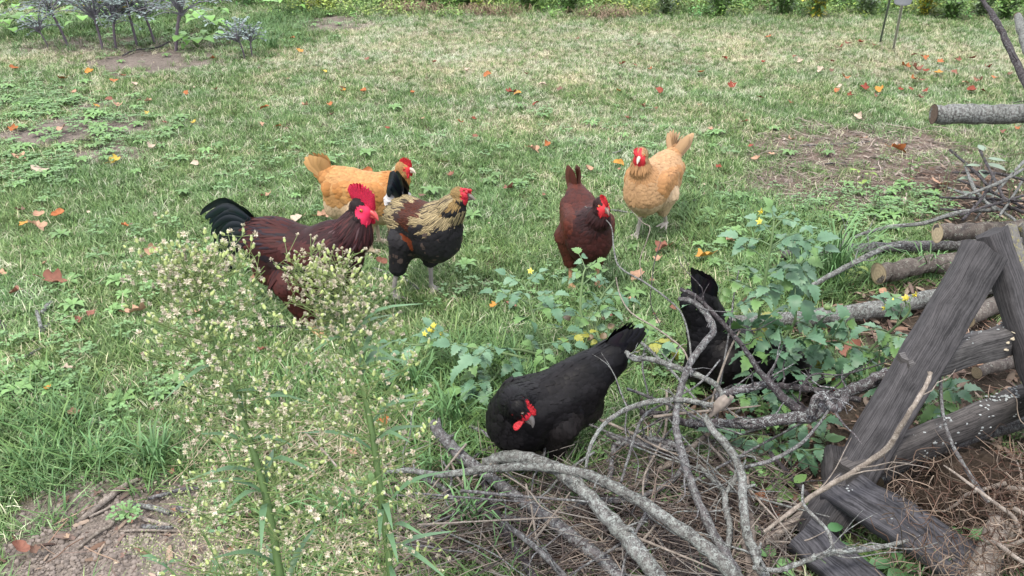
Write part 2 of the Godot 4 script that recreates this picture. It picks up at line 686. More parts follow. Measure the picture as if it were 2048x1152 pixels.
# tall grass and weeds along the far edge of the lawn
func make_verge():
	var tall := tuft(26, 0.20, 0.48, 0.004, 0.9, GREEN + BLUISH, 0.10)
	var drygrass := tuft(26, 0.15, 0.36, 0.0028, 1.4, DRY, 0.12)
	var sa := Scatter.new()
	var sb := Scatter.new()
	for i in 5200:
		var x := rr(-7.5, 7.5)
		var z := rr(-12.5, -8.2)
		var edge: float = -8.45 + 0.25 * hills.get_noise_2d(x * 0.8, 3.0) + (0.0 if x > -0.6 else -0.15 * (x + 0.6) * -1.0)
		if z > edge: continue
		if amount("dirt", x, z) > 0.4: continue
		if x < -2.0 and z > -9.6 and rng.randf() < 0.5: continue
		var s := rr(0.3, 1.1) * clampf(0.35 + (edge - z) * 0.8, 0.3, 1.2)
		var t := rr(0.8, 1.5)
		var basis := Basis(Vector3.UP, rr(0, TAU)).scaled(Vector3(s, s, s))
		var dead: bool = patchy.get_noise_2d(x * 0.9 + 9.0, z * 0.9) > 0.30
		if dead and rng.randf() < 0.45:
			sb.put(Transform3D(basis, Vector3(x, -0.01, z)), Color(t, t * 0.93, t * 0.85))
		else:
			sa.put(Transform3D(basis, Vector3(x, -0.01, z)), Color(t * 1.4, t * 1.35, t * 1.15))
	stuff("verge_grass", sa, tall, M.grass, "tall unmown green grass along the far edge of the lawn", "grass")
	stuff("verge_straw", sb, drygrass, M.straw, "dead tan grass matted along the far edge of the lawn", "grass")
	# low leafy growth filling the verge
	var lb := MB.new()
	for i in 18:
		var a := rr(0, TAU)
		var d := Vector3(cos(a), rr(-0.2, 0.6), sin(a)).normalized()
		var p := Vector3(rr(-0.08, 0.08), rr(0.02, 0.16), rr(-0.08, 0.08))
		var l := rr(0.03, 0.07)
		lb.ribbon([p, p + d * l * 0.4 + Vector3.UP * l * 0.1, p + d * l], [0.003, l * 0.28, 0.002], Vector3.UP, -0.25, Color(0.11, 0.20, 0.05) * rr(0.7, 1.3), Color(0.16, 0.26, 0.07) * rr(0.8, 1.3))
	var sl := Scatter.new()
	for i in 3200:
		var x := rr(-7.0, 7.0)
		var z := rr(-11.0, -8.35)
		if x < -2.4 and z > -9.0: continue
		var s := rr(0.5, 1.3) * clampf(0.5 + (-8.45 - z) * 0.9, 0.45, 1.25)
		var t := rr(0.75, 1.4)
		var warm := patchy.get_noise_2d(x * 1.3 + 30.0, z * 1.3)
		sl.put(Transform3D(Basis(Vector3.UP, rr(0, TAU)).scaled(Vector3(s, s, s)), Vector3(x, 0, z)), Color(t * (1.4 + warm), t * 1.3, t * (1.05 - warm * 0.5)))
	stuff("verge_weeds", sl, lb.mesh(), M.leaf_green, "low leafy green weeds filling the verge along the far lawn edge", "weeds")
	# leafy plants that stand out of the verge
	var spots := [
		[1440, 34, 0.50, 0, "green leafy weed at the left of the far verge, behind the open lawn"], [1630, 36, 0.48, 1, "yellow leaved bush in the verge left of the garden posts"],
		[1570, 30, 0.5, 0, "dark green weed in the verge just left of the yellow leaved bush"], [1730, 30, 0.50, 2, "white flowered weed in the verge just left of the garden posts"],
		[1845, 32, 0.42, 1, "yellow green bush in the verge right of the garden posts"], [1900, 38, 0.34, 0, "low bright green weed in the verge left of the leaning dark branch"],
		[2010, 40, 0.44, 0, "green weed in the verge right of the leaning dark branch"], [1960, 34, 0.45, 2, "white flowered weed in the verge behind the leaning dark branch"],
		[930, 18, 0.34, 0, "low dark green leafy plant in the middle of the far verge"], [1060, 22, 0.34, 0, "light green weed in the verge right of the brown dead grass"],
		[1140, 26, 0.40, 0, "bushy green weed in the verge left of the big brown grass tussock"], [1330, 30, 0.48, 2, "pale weed in the verge right of the big brown grass tussock"], [840, 10, 0.30, 0, "small green weed beside the brown dead grass at the far lawn edge"]]
	for s in spots:
		bush(s[0], s[1], s[2], s[3], s[4])
	for s in [[1215, 32, "big brown tussock of dead grass at the far lawn edge"], [835, 22, "brown mat of dead grass left of the middle of the far verge"], [985, 28, "low brown heap of dead grass at the far lawn edge"]]:
		var b := MB.new()
		for i in 420:
			var a := rr(0, TAU)
			var p := Vector3(rng.randfn(0, 0.16), 0, rng.randfn(0, 0.08))
			var l := rr(0.1, 0.3)
			var up := rr(0.01, 0.11)
			b.ribbon([p, p + Vector3(cos(a) * l * 0.4, up, sin(a) * l * 0.4), p + Vector3(cos(a) * l, up * 0.4, sin(a) * l)], [0.0022, 0.002, 0.0006], Vector3.UP, 0.1, Color(0.20, 0.145, 0.10) * rr(0.5, 1.5), Color(0.28, 0.21, 0.15) * rr(0.5, 1.3))
		var o := thing("grass_tussock", s[2], "dead grass", G(s[0], s[1]))
		part("blades", b.mesh(), M.straw, o).set_meta("kind", "stuff")


func leaf_card(l: float, w: float, c: Color, fold := 0.25) -> ArrayMesh:
	var b := MB.new()
	b.ribbon([Vector3.ZERO, Vector3(l * 0.25, 0.02 * l, 0), Vector3(l * 0.6, 0.03 * l, 0), Vector3(l * 0.85, -0.02 * l, 0), Vector3(l, -0.1 * l, 0)], [w * 0.12, w * 0.85, w, w * 0.5, w * 0.03], Vector3.UP, -fold, c, c * 1.1, 0.92)
	return b.mesh()


func bush(px: float, py: float, tall_: float, look: int, label: String):
	var tall := tall_ * 0.8
	var o := thing("leafy_weed" if look == 0 else "yellow_bush" if look == 1 else "white_flowered_weed", label, "bush" if look == 1 else "weed", G(px, py))
	var st := MB.new()
	var s := Scatter.new()
	var fl := Scatter.new()
	for k in 16:
		var a := rr(0, TAU)
		var top := Vector3(cos(a) * rr(0.05, 0.28), tall * rr(0.55, 1.1), sin(a) * rr(0.05, 0.28))
		var pts := spline([Vector3(top.x * 0.1, 0, top.z * 0.1), Vector3(top.x * 0.4, top.y * 0.55, top.z * 0.4), top], 3)
		st.tube(pts, lerp_list([0.004, 0.003, 0.0015], 3), 4, Color(0.10, 0.14, 0.06), false)
		for i in 26:
			var t := rr(0.15, 1.0)
			var p: Vector3 = pts[int(t * (pts.size() - 1))] + Vector3(rr(-0.02, 0.02), rr(-0.02, 0.02), rr(-0.02, 0.02))
			var d := Vector3(rr(-1, 1), rr(-0.3, 0.7), rr(-1, 1)).normalized()
			var z := rr(0.6, 1.4)
			var col := Color(0.12, 0.22, 0.06) * rr(0.7, 1.6)
			if look == 1 and rng.randf() < 0.6: col = Color(0.50, 0.46, 0.06) * rr(0.7, 1.2)
			elif look == 2: col = Color(0.17, 0.24, 0.12) * rr(0.7, 1.4)
			s.put(Transform3D(turn_to(d, Vector3.UP).scaled(Vector3.ONE * z), p), col)
			if look == 2 and t > 0.6 and rng.randf() < 0.5:
				fl.put(Transform3D(Basis(Vector3.RIGHT, rr(-1, 1)).scaled(Vector3.ONE * rr(0.7, 1.2)), p + Vector3(0, 0.02, 0)), Color(0.78, 0.78, 0.70))
	part("stems", st.mesh(), M.stem, o).set_meta("kind", "stuff")
	stuff("leaves", s, leaf_card(0.055, 0.013, Color.WHITE), M.leaf_green, "", "", o)
	if fl.count:
		var b := MB.new()
		b.ball(Vector3.ZERO, Vector3(0.008, 0.004, 0.008), 3, 6)
		stuff("flowers", fl, b.mesh(), M.straw, "", "", o)


# plantain, clover and dandelion leaves that lie flat among the grass
func make_weeds():
	var b := MB.new()
	for i in 8:
		var a := TAU * i / 8.0 + rr(-0.3, 0.3)
		var d := Vector3(cos(a), 0, sin(a))
		var l := rr(0.035, 0.075)
		b.ribbon([Vector3.ZERO + Vector3.UP * 0.005, d * l * 0.3 + Vector3.UP * l * 0.35, d * l * 0.7 + Vector3.UP * l * 0.45, d * l + Vector3.UP * l * 0.25], [0.003, l * 0.17, l * 0.2, 0.002], Vector3.UP, -0.25, Color(0.10, 0.20, 0.06) * rr(0.8, 1.2), Color(0.14, 0.26, 0.09) * rr(0.8, 1.2))
	var rosette := b.mesh()
	b = MB.new()
	for i in 10:
		var at := Vector3(rr(-0.05, 0.05), rr(0.015, 0.04), rr(-0.05, 0.05))
		b.tube([Vector3(at.x * 0.6, 0, at.z * 0.6), at], [0.0008, 0.0007], 3, Color(0.12, 0.2, 0.07), false)
		var a0 := rr(0, TAU)
		for k in 3:
			var d := Vector3(cos(a0 + k * TAU / 3), rr(-0.1, 0.25), sin(a0 + k * TAU / 3))
			var l := rr(0.010, 0.016)
			b.ribbon([at, at + d * l * 0.6, at + d * l], [0.001, l * 0.45, l * 0.25], Vector3.UP, -0.15, Color(0.10, 0.20, 0.07) * rr(0.8, 1.3), Color(0.15, 0.27, 0.10) * rr(0.8, 1.2))
	var clover := b.mesh()
	var sr := Scatter.new()
	var scl := Scatter.new()
	var zones := [[70, 215, 170, 60, 330], [240, 260, 160, 60, 150], [60, 335, 120, 60, 170], [250, 500, 200, 60, 70], [130, 640, 180, 90, 90], [200, 780, 200, 60, 70], [900, 820, 120, 70, 90], [480, 330, 260, 70, 60], [60, 800, 100, 60, 40], [1000, 330, 500, 100, 90], [1620, 430, 250, 50, 110], [1800, 420, 150, 60, 120], [1000, 560, 500, 120, 110], [560, 560, 300, 120, 60], [1250, 260, 500, 60, 70], [330, 730, 250, 200, 60], [1500, 900, 180, 100, 90], [1180, 1010, 260, 90, 90], [1380, 760, 120, 60, 60], [1500, 520, 200, 80, 60], [1350, 700, 160, 80, 60], [600, 1040, 300, 60, 50], [350, 70, 380, 60, 260], [560, 50, 150, 50, 120]]
	for q in zones:
		for i in int(q[4] * (0.55 if q[1] < 460 else 0.28)):
			var p := G(q[0] + rng.randfn(0, 0.5) * q[2], q[1] + rng.randfn(0, 0.5) * q[3])
			if p.z < -10.0 or p.z > -0.8: continue
			var k := rr(0.45, 1.0)
			var c := rr(0.75, 1.25)
			var tr := Transform3D(Basis(Vector3.UP, rr(0, TAU)).scaled(Vector3(k, k, k)), p + Vector3(0, ground_y(p.x, p.z) + rr(0.0, 0.02), 0))
			if rng.randf() < 0.30: sr.put(tr, Color(c * 1.02, c, c * 0.95))
			else: scl.put(tr, Color(c, c, c))
	stuff("broadleaf_weeds", sr, rosette, M.leaf_green, "broad leaved weeds growing flat among the lawn grass", "weeds")
	stuff("clover", scl, clover, M.leaf_green, "clover growing in patches among the lawn grass", "clover")


# wood chips, straw and twig crumbs on the bare ground
func make_litter():
	var b := MB.new()
	var q := PackedVector3Array([Vector3(-0.5, 0, 0), Vector3(0, 0.06, 0.02), Vector3(0.5, 0, 0)])
	b.ribbon(q, [0.12, 0.18, 0.09], Vector3.UP, 0.25, Color.WHITE, Color.WHITE * 0.85, 0.8)
	var chip := b.mesh()
	b = MB.new()
	b.tube(spline([Vector3(-0.5, 0, 0), Vector3(-0.1, 0.02, 0.03), Vector3(0.2, 0.0, -0.02), Vector3(0.5, 0.02, 0)], 2), lerp_list([0.012, 0.015, 0.014, 0.008], 2), 5)
	var stick := b.mesh()
	var sc := Scatter.new()
	var ss := Scatter.new()
	var n := 0
	while n < 52000:
		n += 1
		var z := rr(-7.2, -0.7)
		var x := rr(-2.0, 4.2)
		if not in_view(x, z, 0.7): continue
		var ch := amount("chips", x, z)
		var di := amount("dirt", x, z)
		var mu := amount("mulch", x, z)
		if rng.randf() > maxf(maxf(ch, di * 0.25), mu * 0.75): continue
		var at := Vector3(x, ground_y(x, z) + rr(0.001, 0.02) * (1.0 if ch > 0.4 else 0.4), z)
		var basis := Basis(Vector3.UP, rr(0, TAU)) * Basis(Vector3.BACK, rr(-0.45, 0.45)) * Basis(Vector3.RIGHT, rr(-0.5, 0.5))
		var l := rr(0.012, 0.05)
		var col: Color = [Color(0.20, 0.125, 0.09), Color(0.28, 0.20, 0.15), Color(0.13, 0.085, 0.07), Color(0.36, 0.28, 0.22), Color(0.18, 0.13, 0.11)][rng.randi() % 5] * rr(0.6, 1.15)
		if mu > ch: col = Color(col.g * 1.25, col.g * 1.05, col.g * 0.92) * 1.25
		if rng.randf() < 0.62: sc.put(Transform3D(basis.scaled(Vector3(l, l, l * rr(0.7, 1.6))), at), col)
		else:
			l *= rr(1.2, 3.0)
			ss.put(Transform3D(basis.scaled(Vector3(l, l, l)), at + Vector3(0, 0.008, 0)), col * 1.25)
	for i in 4200:   # straw and grey crumbs on the mulch patch and the bare spots
		var p := G(rr(1450, 2048), rr(230, 430), 0) if i < 3300 else G(rr(0, 480), rr(80, 320), 0)
		if rng.randf() > maxf(amount("mulch", p.x, p.z), amount("dirt", p.x, p.z) * 0.8): continue
		var dir := Vector3(rr(-1, 1), rr(-0.1, 0.2), rr(-1, 1)).normalized()
		var l := rr(0.03, 0.14)
		var bs := turn_to(dir, Vector3.UP)
		ss.put(Transform3D(Basis(bs.x * l, bs.y * l * 0.5, bs.z * l * 0.5), p + Vector3(0, rr(0.003, 0.02), 0)), [Color(0.34, 0.27, 0.23), Color(0.22, 0.17, 0.15), Color(0.44, 0.38, 0.33), Color(0.13, 0.10, 0.095)][rng.randi() % 4] * rr(0.7, 1.2))
	# the bed of fine dead twigs under the big branches
	for i in 3000:
		var p := G(rr(780, 1580), rr(900, 1200), 0)
		if rng.randf() > amount("chips", p.x, p.z) + 0.15: continue
		var h := rr(0.005, 0.07)
		var dir := Vector3(rr(-1, 1), rr(-0.15, 0.25), rr(-0.7, 0.7)).normalized()
		var l := rr(0.06, 0.26)
		var w := l * rr(0.3, 0.8)
		var col: Color = [Color(0.22, 0.17, 0.145), Color(0.14, 0.11, 0.10), Color(0.38, 0.31, 0.26), Color(0.085, 0.07, 0.068), Color(0.34, 0.31, 0.285)][rng.randi() % 5] * rr(0.65, 1.2)
		var bs := turn_to(dir, Vector3.UP)
		ss.put(Transform3D(Basis(bs.x * l, bs.y * w * 0.7, bs.z * w * 0.7), p + Vector3(0, h, 0)), col * 0.68)
	# dead grass stems around the weeds in front
	for i in 700:
		var p := G(rr(380, 900), rr(820, 1190), 0)
		var dir := Vector3(rr(-1, 1), rr(-0.05, 0.2), rr(-1, 1)).normalized()
		var l := rr(0.05, 0.2)
		var bs := turn_to(dir, Vector3.UP)
		ss.put(Transform3D(Basis(bs.x * l, bs.y * l * 0.35, bs.z * l * 0.35), p + Vector3(0, rr(0.01, 0.04), 0)), Color(0.42, 0.34, 0.25) * rr(0.6, 1.2))
	# clods and crumbs of loose soil
	b = MB.new()
	b.ball(Vector3.ZERO, Vector3(1.0, 0.7, 0.85), 5, 7)
	for i in b.v.size(): b.v[i] += b.n[i] * hills.get_noise_3dv(b.v[i] * 2.0) * 0.5
	var clods := Scatter.new()
	for i in 9000:
		var p := G(rr(-60, 620), rr(940, 1180), 0) if i < 6000 else G(rr(0, 700), rr(30, 330), 0)
		if rng.randf() > amount("dirt", p.x, p.z): continue
		var s := 0.0016 + 0.007 * pow(rng.randf(), 3.5)
		clods.put(Transform3D(Basis(Vector3.UP, rr(0, TAU)).scaled(Vector3(s, s, s)), p + Vector3(0, ground_y(p.x, p.z), 0)), Color(0.185, 0.157, 0.140) * rr(0.6, 1.35))
	stuff("soil_crumbs", clods, b.mesh(), M.straw, "crumbs and clods of loose grey brown soil on the bare patches", "soil")
	stuff("wood_chips", sc, chip, M.straw, "brown wood chips and bark crumbs covering the ground around the brush pile", "wood chips")
	stuff("twig_litter", ss, stick, M.straw, "fine dead twigs and straw matted under the branches", "twigs")


# ------------------------------------------------------------------ timber, logs and branches
# a weathered timber from a to b, w wide and h thick (h along up), with worn edges
func beam(a: Vector3, b: Vector3, w: float, h: float, up: Vector3, tint := Color.WHITE, worn := 0.0042) -> ArrayMesh:
	var m := MB.new()
	var d := (b - a).normalized()
	var side := d.cross(up).normalized()
	var u := side.cross(d).normalized()
	var ch := minf(w, h) * 0.16
	var ring := [Vector2(-w / 2 + ch, -h / 2), Vector2(0, -h / 2), Vector2(w / 2 - ch, -h / 2), Vector2(w / 2, -h / 2 + ch), Vector2(w / 2, 0), Vector2(w / 2, h / 2 - ch), Vector2(w / 2 - ch, h / 2), Vector2(0, h / 2), Vector2(-w / 2 + ch, h / 2), Vector2(-w / 2, h / 2 - ch), Vector2(-w / 2, 0), Vector2(-w / 2, -h / 2 + ch)]
	var len := a.distance_to(b)
	var segs := 14
	var jit := FastNoiseLite.new()
	jit.seed = int(len * 1000)
	jit.frequency = 9.0
	var around := 0.0
	var per := 2.0 * (w + h)
	for i in segs + 1:
		var t := float(i) / segs
		for k in 13:
			var p: Vector2 = ring[k % 12]
			var q := a + d * (t * len) + side * p.x + u * p.y
			q += (side * jit.get_noise_3dv(q * 1.0) + u * jit.get_noise_3dv(q + Vector3(5, 5, 5))) * worn * 2.0
			if i == 0 or i == segs: q += d * jit.get_noise_3dv(q * 3.0) * 0.012
			m.vert(q, Vector3.UP, tint, Vector2(t * len, k / 12.0 * per))
	for i in segs:
		for k in 12:
			var q := i * 13 + k
			m.quad(q, q + 1, q + 14, q + 13)
	m.smooth()
	for k in m.n.size():   # the normals point away from the axis
		var mid := a + d * (m.v[k] - a).dot(d)
		if m.n[k].dot(m.v[k] - mid) < 0: m.n[k] = -m.n[k]
	for e in [0, segs]:
		var dd := -d if e == 0 else d
		var c := m.vert((a if e == 0 else b) + dd * 0.001, dd, tint * 0.75, Vector2(0, 0))
		var rim := []
		for k in 13: rim.append(m.vert(m.v[e * 13 + k], dd, tint * 0.75, Vector2(ring[k % 12].x * 0.3, ring[k % 12].y * 2.0)))
		for k in 12: m.tri(c, rim[k], rim[k + 1])
	return m.mesh()


func make_sawhorse():
	var o := thing("sawhorse", "dark weathered timber sawhorse standing in the wood chips beside the brush pile", "sawhorse", G(1700, 1060))
	var at := o.position
	var foot := G(1628, 1085, 0.0) - at
	var top := G(1972, 500, 0.61) - at
	part("leg", beam(foot, top, 0.100, 0.066, Vector3(0.1, 0.25, 1)), M.wood_dark, o)
	var top2 := G(1984, 462, 0.635) - at
	var foot2 := G(2150, 985, 0.0) - at
	part("leg", beam(top2, foot2, 0.075, 0.055, Vector3(0.55, 0.1, 1)), M.wood_dark, o)
	# the lichened board leaning along the second leg: three boards side by side
	for k in 3:
		var f := k * 39.0
		var ba := G(2013 + f, 452 - f * 0.16, 0.635) - at
		var bb := G(2185 + f, 985, 0.0) - at
		part("board", beam(ba, bb, 0.044, 0.024, Vector3(0.5, 0.2, 1), Color(1.15, 1.12, 1.05)), M.bark_lichen_board, o, "weathered board spotted with yellow lichen" if k == 0 else "")
	var ra := G(1800, 742, 0.36) - at
	var rb := G(2190, 628, 0.36) - at
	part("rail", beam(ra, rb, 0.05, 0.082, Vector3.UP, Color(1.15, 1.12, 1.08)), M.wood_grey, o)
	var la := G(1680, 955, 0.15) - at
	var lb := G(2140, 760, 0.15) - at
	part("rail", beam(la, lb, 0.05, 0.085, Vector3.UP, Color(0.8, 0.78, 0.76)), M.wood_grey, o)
	var sa := G(1668, 962, 0.13) - at
	var sb := G(1985, 1165, 0.10) - at
	part("foot_board", beam(sa, sb, 0.105, 0.045, Vector3(0.25, 0.8, 0.75)), M.wood_grey_blue, o)
	part("foot_board", beam(G(1603, 1068, 0.07) - at, G(1770, 1215, 0.04) - at, 0.092, 0.05, Vector3(0.1, 0.8, 0.8)), M.wood_grey_blue, o)
	part("block", beam(G(1668, 905, 0.08) - at, G(1680, 1000, 0.04) - at, 0.06, 0.06, Vector3(0, 0.4, 1)), M.wood_dark, o)
	# pale shelf fungus on the upper rail
	var fb := MB.new()
	for i in 26:
		var t := rr(0.46, 0.66)
		var p := ra.lerp(rb, t) + Vector3(0, rr(-0.012, 0.042), 0.027)
		fb.ball(p, Vector3(rr(0.006, 0.012), rr(0.002, 0.004), rr(0.006, 0.011)), 5, 8, Color(0.58, 0.51, 0.39) * rr(0.8, 1.05), Basis(Vector3(1, 0, 0), rr(-0.2, 0.4)))
	part("bracket_fungus", fb.mesh(), M.straw, o, "cream bracket fungus on the upper rail")
	# crusts of pale lichen on the rails
	var lm := MB.new()
	for i in 650:
		var e := rng.randf()
		var p := la.lerp(lb, rr(0.25, 0.95)) + Vector3(rr(-0.02, 0.02), 0.043, rr(-0.022, 0.022))
		if e < 0.25: p = la.lerp(lb, rr(0.3, 0.9)) + Vector3(0, rr(-0.035, 0.035), 0.0265)
		elif e < 0.45: p = ra.lerp(rb, rr(0.1, 0.7)) + Vector3(rr(-0.02, 0.02), 0.0415, rr(-0.022, 0.022))
		elif e < 0.65: p = sa.lerp(sb, rr(0.05, 0.8)) + Vector3(0.25, 0.8, 0.75).normalized() * 0.022 + Vector3(0.03, 0.008, -0.03) * rr(-0.3, 1.0)
		if hills.get_noise_3dv(p * 22.0) < 0.08: continue
		p += Vector3(rr(-0.004, 0.004), 0, rr(-0.004, 0.004))
		lm.ball(p, Vector3(rr(0.0015, 0.0055), 0.0016, rr(0.0015, 0.0045)), 4, 7, Color(0.36, 0.385, 0.39) * rr(0.6, 1.15), Basis(Vector3.RIGHT, PI / 2 if e < 0.25 else 0.0))
	part("lichen", lm.mesh(), M.straw, o).set_meta("kind", "stuff")


# pts: [px, py, height of its axis, thickness in photo pixels]
func world_pts(pts: Array) -> Array:
	var out := []
	for p in pts: out.append(G(p[0], p[1], p[2]))
	return out


func branch(label: String, material: Material, pts: Array, n := "branch", cat := "branch", group := "", knobs := 0, cap := Color(-1, 0, 0)) -> MeshInstance3D:
	var w := world_pts(pts)
	var rad := []
	for i in pts.size(): rad.append(pts[i][3] * 0.42 * depth_of(w[i]) / FOCAL)
	var base: Vector3 = w[0]
	for i in w.size(): w[i] -= base
	var per := 5
	var sp := spline(w, per)
	var rd := lerp_list(rad, per)
	for i in range(1, sp.size() - 1):
		sp[i] += Vector3(rr(-1, 1), rr(-1, 1), rr(-1, 1)) * rd[i] * 0.14
		rd[i] *= rr(0.93, 1.08)
	var b := MB.new()
	b.tube(sp, rd, 10 if rad.max() > 0.006 else 6, Color.WHITE, true, 0.07, cap, 0.01 if n == "log" else 0.15)
	for k in knobs:   # stubs of broken twigs
		var i := rng.randi_range(1, sp.size() - 2)
		var d := Vector3(rr(-1, 1), rr(0.2, 1), rr(-1, 1)).normalized()
		b.tube([sp[i], sp[i] + d * rd[i] * 1.3, sp[i] + d * rd[i] * rr(1.6, 3.5)], [rd[i] * 0.6, rd[i] * 0.4, rd[i] * 0.22], 6, Color.WHITE, true, 0.1)
	for i in b.c.size():   # weathered in stretches
		var shade := 0.95 + 0.55 * hills.get_noise_3dv((b.v[i] + base) * 9.0)
		b.c[i] = Color(shade, shade, shade * 0.98)
	if n == "branch" and rad.max() > 0.006:   # thin side twigs, some forked
		for k in 5:
			var i := rng.randi_range(2, sp.size() - 2)
			var along := (sp[i + 1] - sp[i]).normalized()
			var d := (along * rr(0.2, 1.0) + Vector3(rr(-1, 1), rr(-0.1, 0.9), rr(-0.8, 0.8))).normalized()
			var l := rr(0.05, 0.20)
			if (base + sp[i]).distance_to(G(1040, 880, 0.1)) < 0.30: continue
			var q := [sp[i]]
			for m in 4: q.append(q[-1] + (d + Vector3(rr(-1, 1), rr(-1, 1), rr(-1, 1)) * 0.35).normalized() * l * 0.25)
			var r0: float = minf(rd[i] * 0.35, 0.0035)
			b.tube(spline(q, 2), lerp_list([r0, r0 * 0.8, r0 * 0.65, r0 * 0.5, r0 * 0.25], 2), 5, Color.WHITE, true, 0.1)
			if k % 2:
				var e: Vector3 = q[2] + (d + Vector3(rr(-1, 1), rr(-0.5, 1), rr(-1, 1)) * 0.9).normalized() * l * 0.4
				b.tube([q[2], q[2].lerp(e, 0.5) + Vector3(0, 0.004, 0), e], [r0 * 0.5, r0 * 0.4, r0 * 0.2], 4)
	return solo(n, b.mesh(), material, label, cat, group, "", base)


func make_logs():
	var cut := Color(0.50, 0.41, 0.28)
	for L in [
		["grey log lying level above the grass at the right edge, topmost of the logs", M.bark_pale, [[1868, 228, 0.36, 42], [1930, 229, 0.36, 46], [2000, 226, 0.36, 46], [2120, 228, 0.36, 48], [2300, 232, 0.36, 50]], Color(0.13, 0.095, 0.075)],
		["cut log with a pale sawn end just left of the sawhorse top", M.bark_log, [[1876, 466, 0.16, 42], [1930, 464, 0.16, 41], [2060, 455, 0.16, 42], [2260, 450, 0.16, 42]], cut],
		["short cut log with a sawn end beside the sawhorse leg, under the upper cut log", M.bark_log, [[1758, 547, 0.07, 46], [1800, 540, 0.07, 46], [1860, 528, 0.07, 46], [1990, 515, 0.07, 48], [2160, 500, 0.07, 48]], cut],
		["long pale log lying behind the tomato plant leaves and under the sawhorse leg", M.bark_pale, [[1380, 655, 0.05, 34], [1460, 645, 0.05, 36], [1600, 636, 0.05, 38], [1700, 628, 0.05, 42], [1800, 610, 0.055, 42], [1900, 588, 0.06, 38], [2080, 560, 0.06, 38]], cut * 0.6],
		["thin grey log lying in the grass behind the short cut log", M.bark_grey, [[1560, 510, 0.03, 22], [1680, 500, 0.03, 24], [1800, 493, 0.03, 26], [1960, 490, 0.04, 28], [2120, 480, 0.04, 28]], cut * 0.5],
		["dark log on the wood chips seen between the sawhorse legs", M.bark_log, [[1935, 640, 0.05, 34], [2000, 605, 0.05, 40], [2120, 570, 0.05, 44]], cut * 0.5],
		["thin log end lying on the wood chips under the upper rail", M.bark_log, [[1955, 745, 0.05, 26], [2010, 728, 0.05, 28], [2120, 700, 0.05, 30]], cut * 0.7],
		["split grey pole lying on the ground under the lower rail", M.bark_grey, [[1760, 962, 0.04, 24], [1850, 910, 0.05, 30], [1950, 872, 0.06, 32], [2100, 830, 0.06, 32]], cut * 0.5],
		["pale stump of a broken branch at the upper right edge above the logs", M.bark_pale, [[2036, 32, 0.45, 16], [2044, 60, 0.42, 24], [2062, 110, 0.38, 26], [2090, 190, 0.36, 26]], cut * 0.6]]:
		var rod := branch(L[0], L[1], L[2], "log", "log", "", 0)
		var w := world_pts(L[2])
		var d: Vector3 = (w[0] - w[1]).normalized()
		var r: float = L[2][0][3] * 0.5 * depth_of(w[0]) / FOCAL
		var b := MB.new()
		var side := d.cross(Vector3.UP).normalized()
		var up := side.cross(d)
		for ringi in 7:
			for k in 19:
				var a := TAU * k / 18
				var q := r * ringi / 6.0 * (0.97 + 0.03 * sin(a * 3.0))
				b.vert(d * (0.0035 + 0.0012 * sin(ringi * 2.6 + a)) + side * cos(a) * q + up * sin(a) * q, d, L[3] * (0.45 if ringi == 6 else 0.72 + 0.22 * (ringi % 2) + 0.08 * sin(a * 5.0 + ringi)))
		for ringi in 6:
			for k in 18: b.quad(ringi * 19 + k, ringi * 19 + k + 1, ringi * 19 + k + 20, ringi * 19 + k + 19)
		part("cut_end", b.mesh(), M.straw, rod)


	# the stump that carries the level log, just past the edge of the view
	var crown := G(2200, 230, 0.325)
	var sb := MB.new()
	sb.tube(spline([Vector3(0, -crown.y - 0.02, 0), Vector3(0.01, -crown.y * 0.5, 0), Vector3.ZERO], 4), lerp_list([0.085, 0.07, 0.066], 4), 14, Color.WHITE, true, 0.06, Color(-1, 0, 0), 0.02)
	solo("stump", sb.mesh(), M.bark_log, "upright stump carrying the level grey log past the right edge", "stump", "", "", crown)


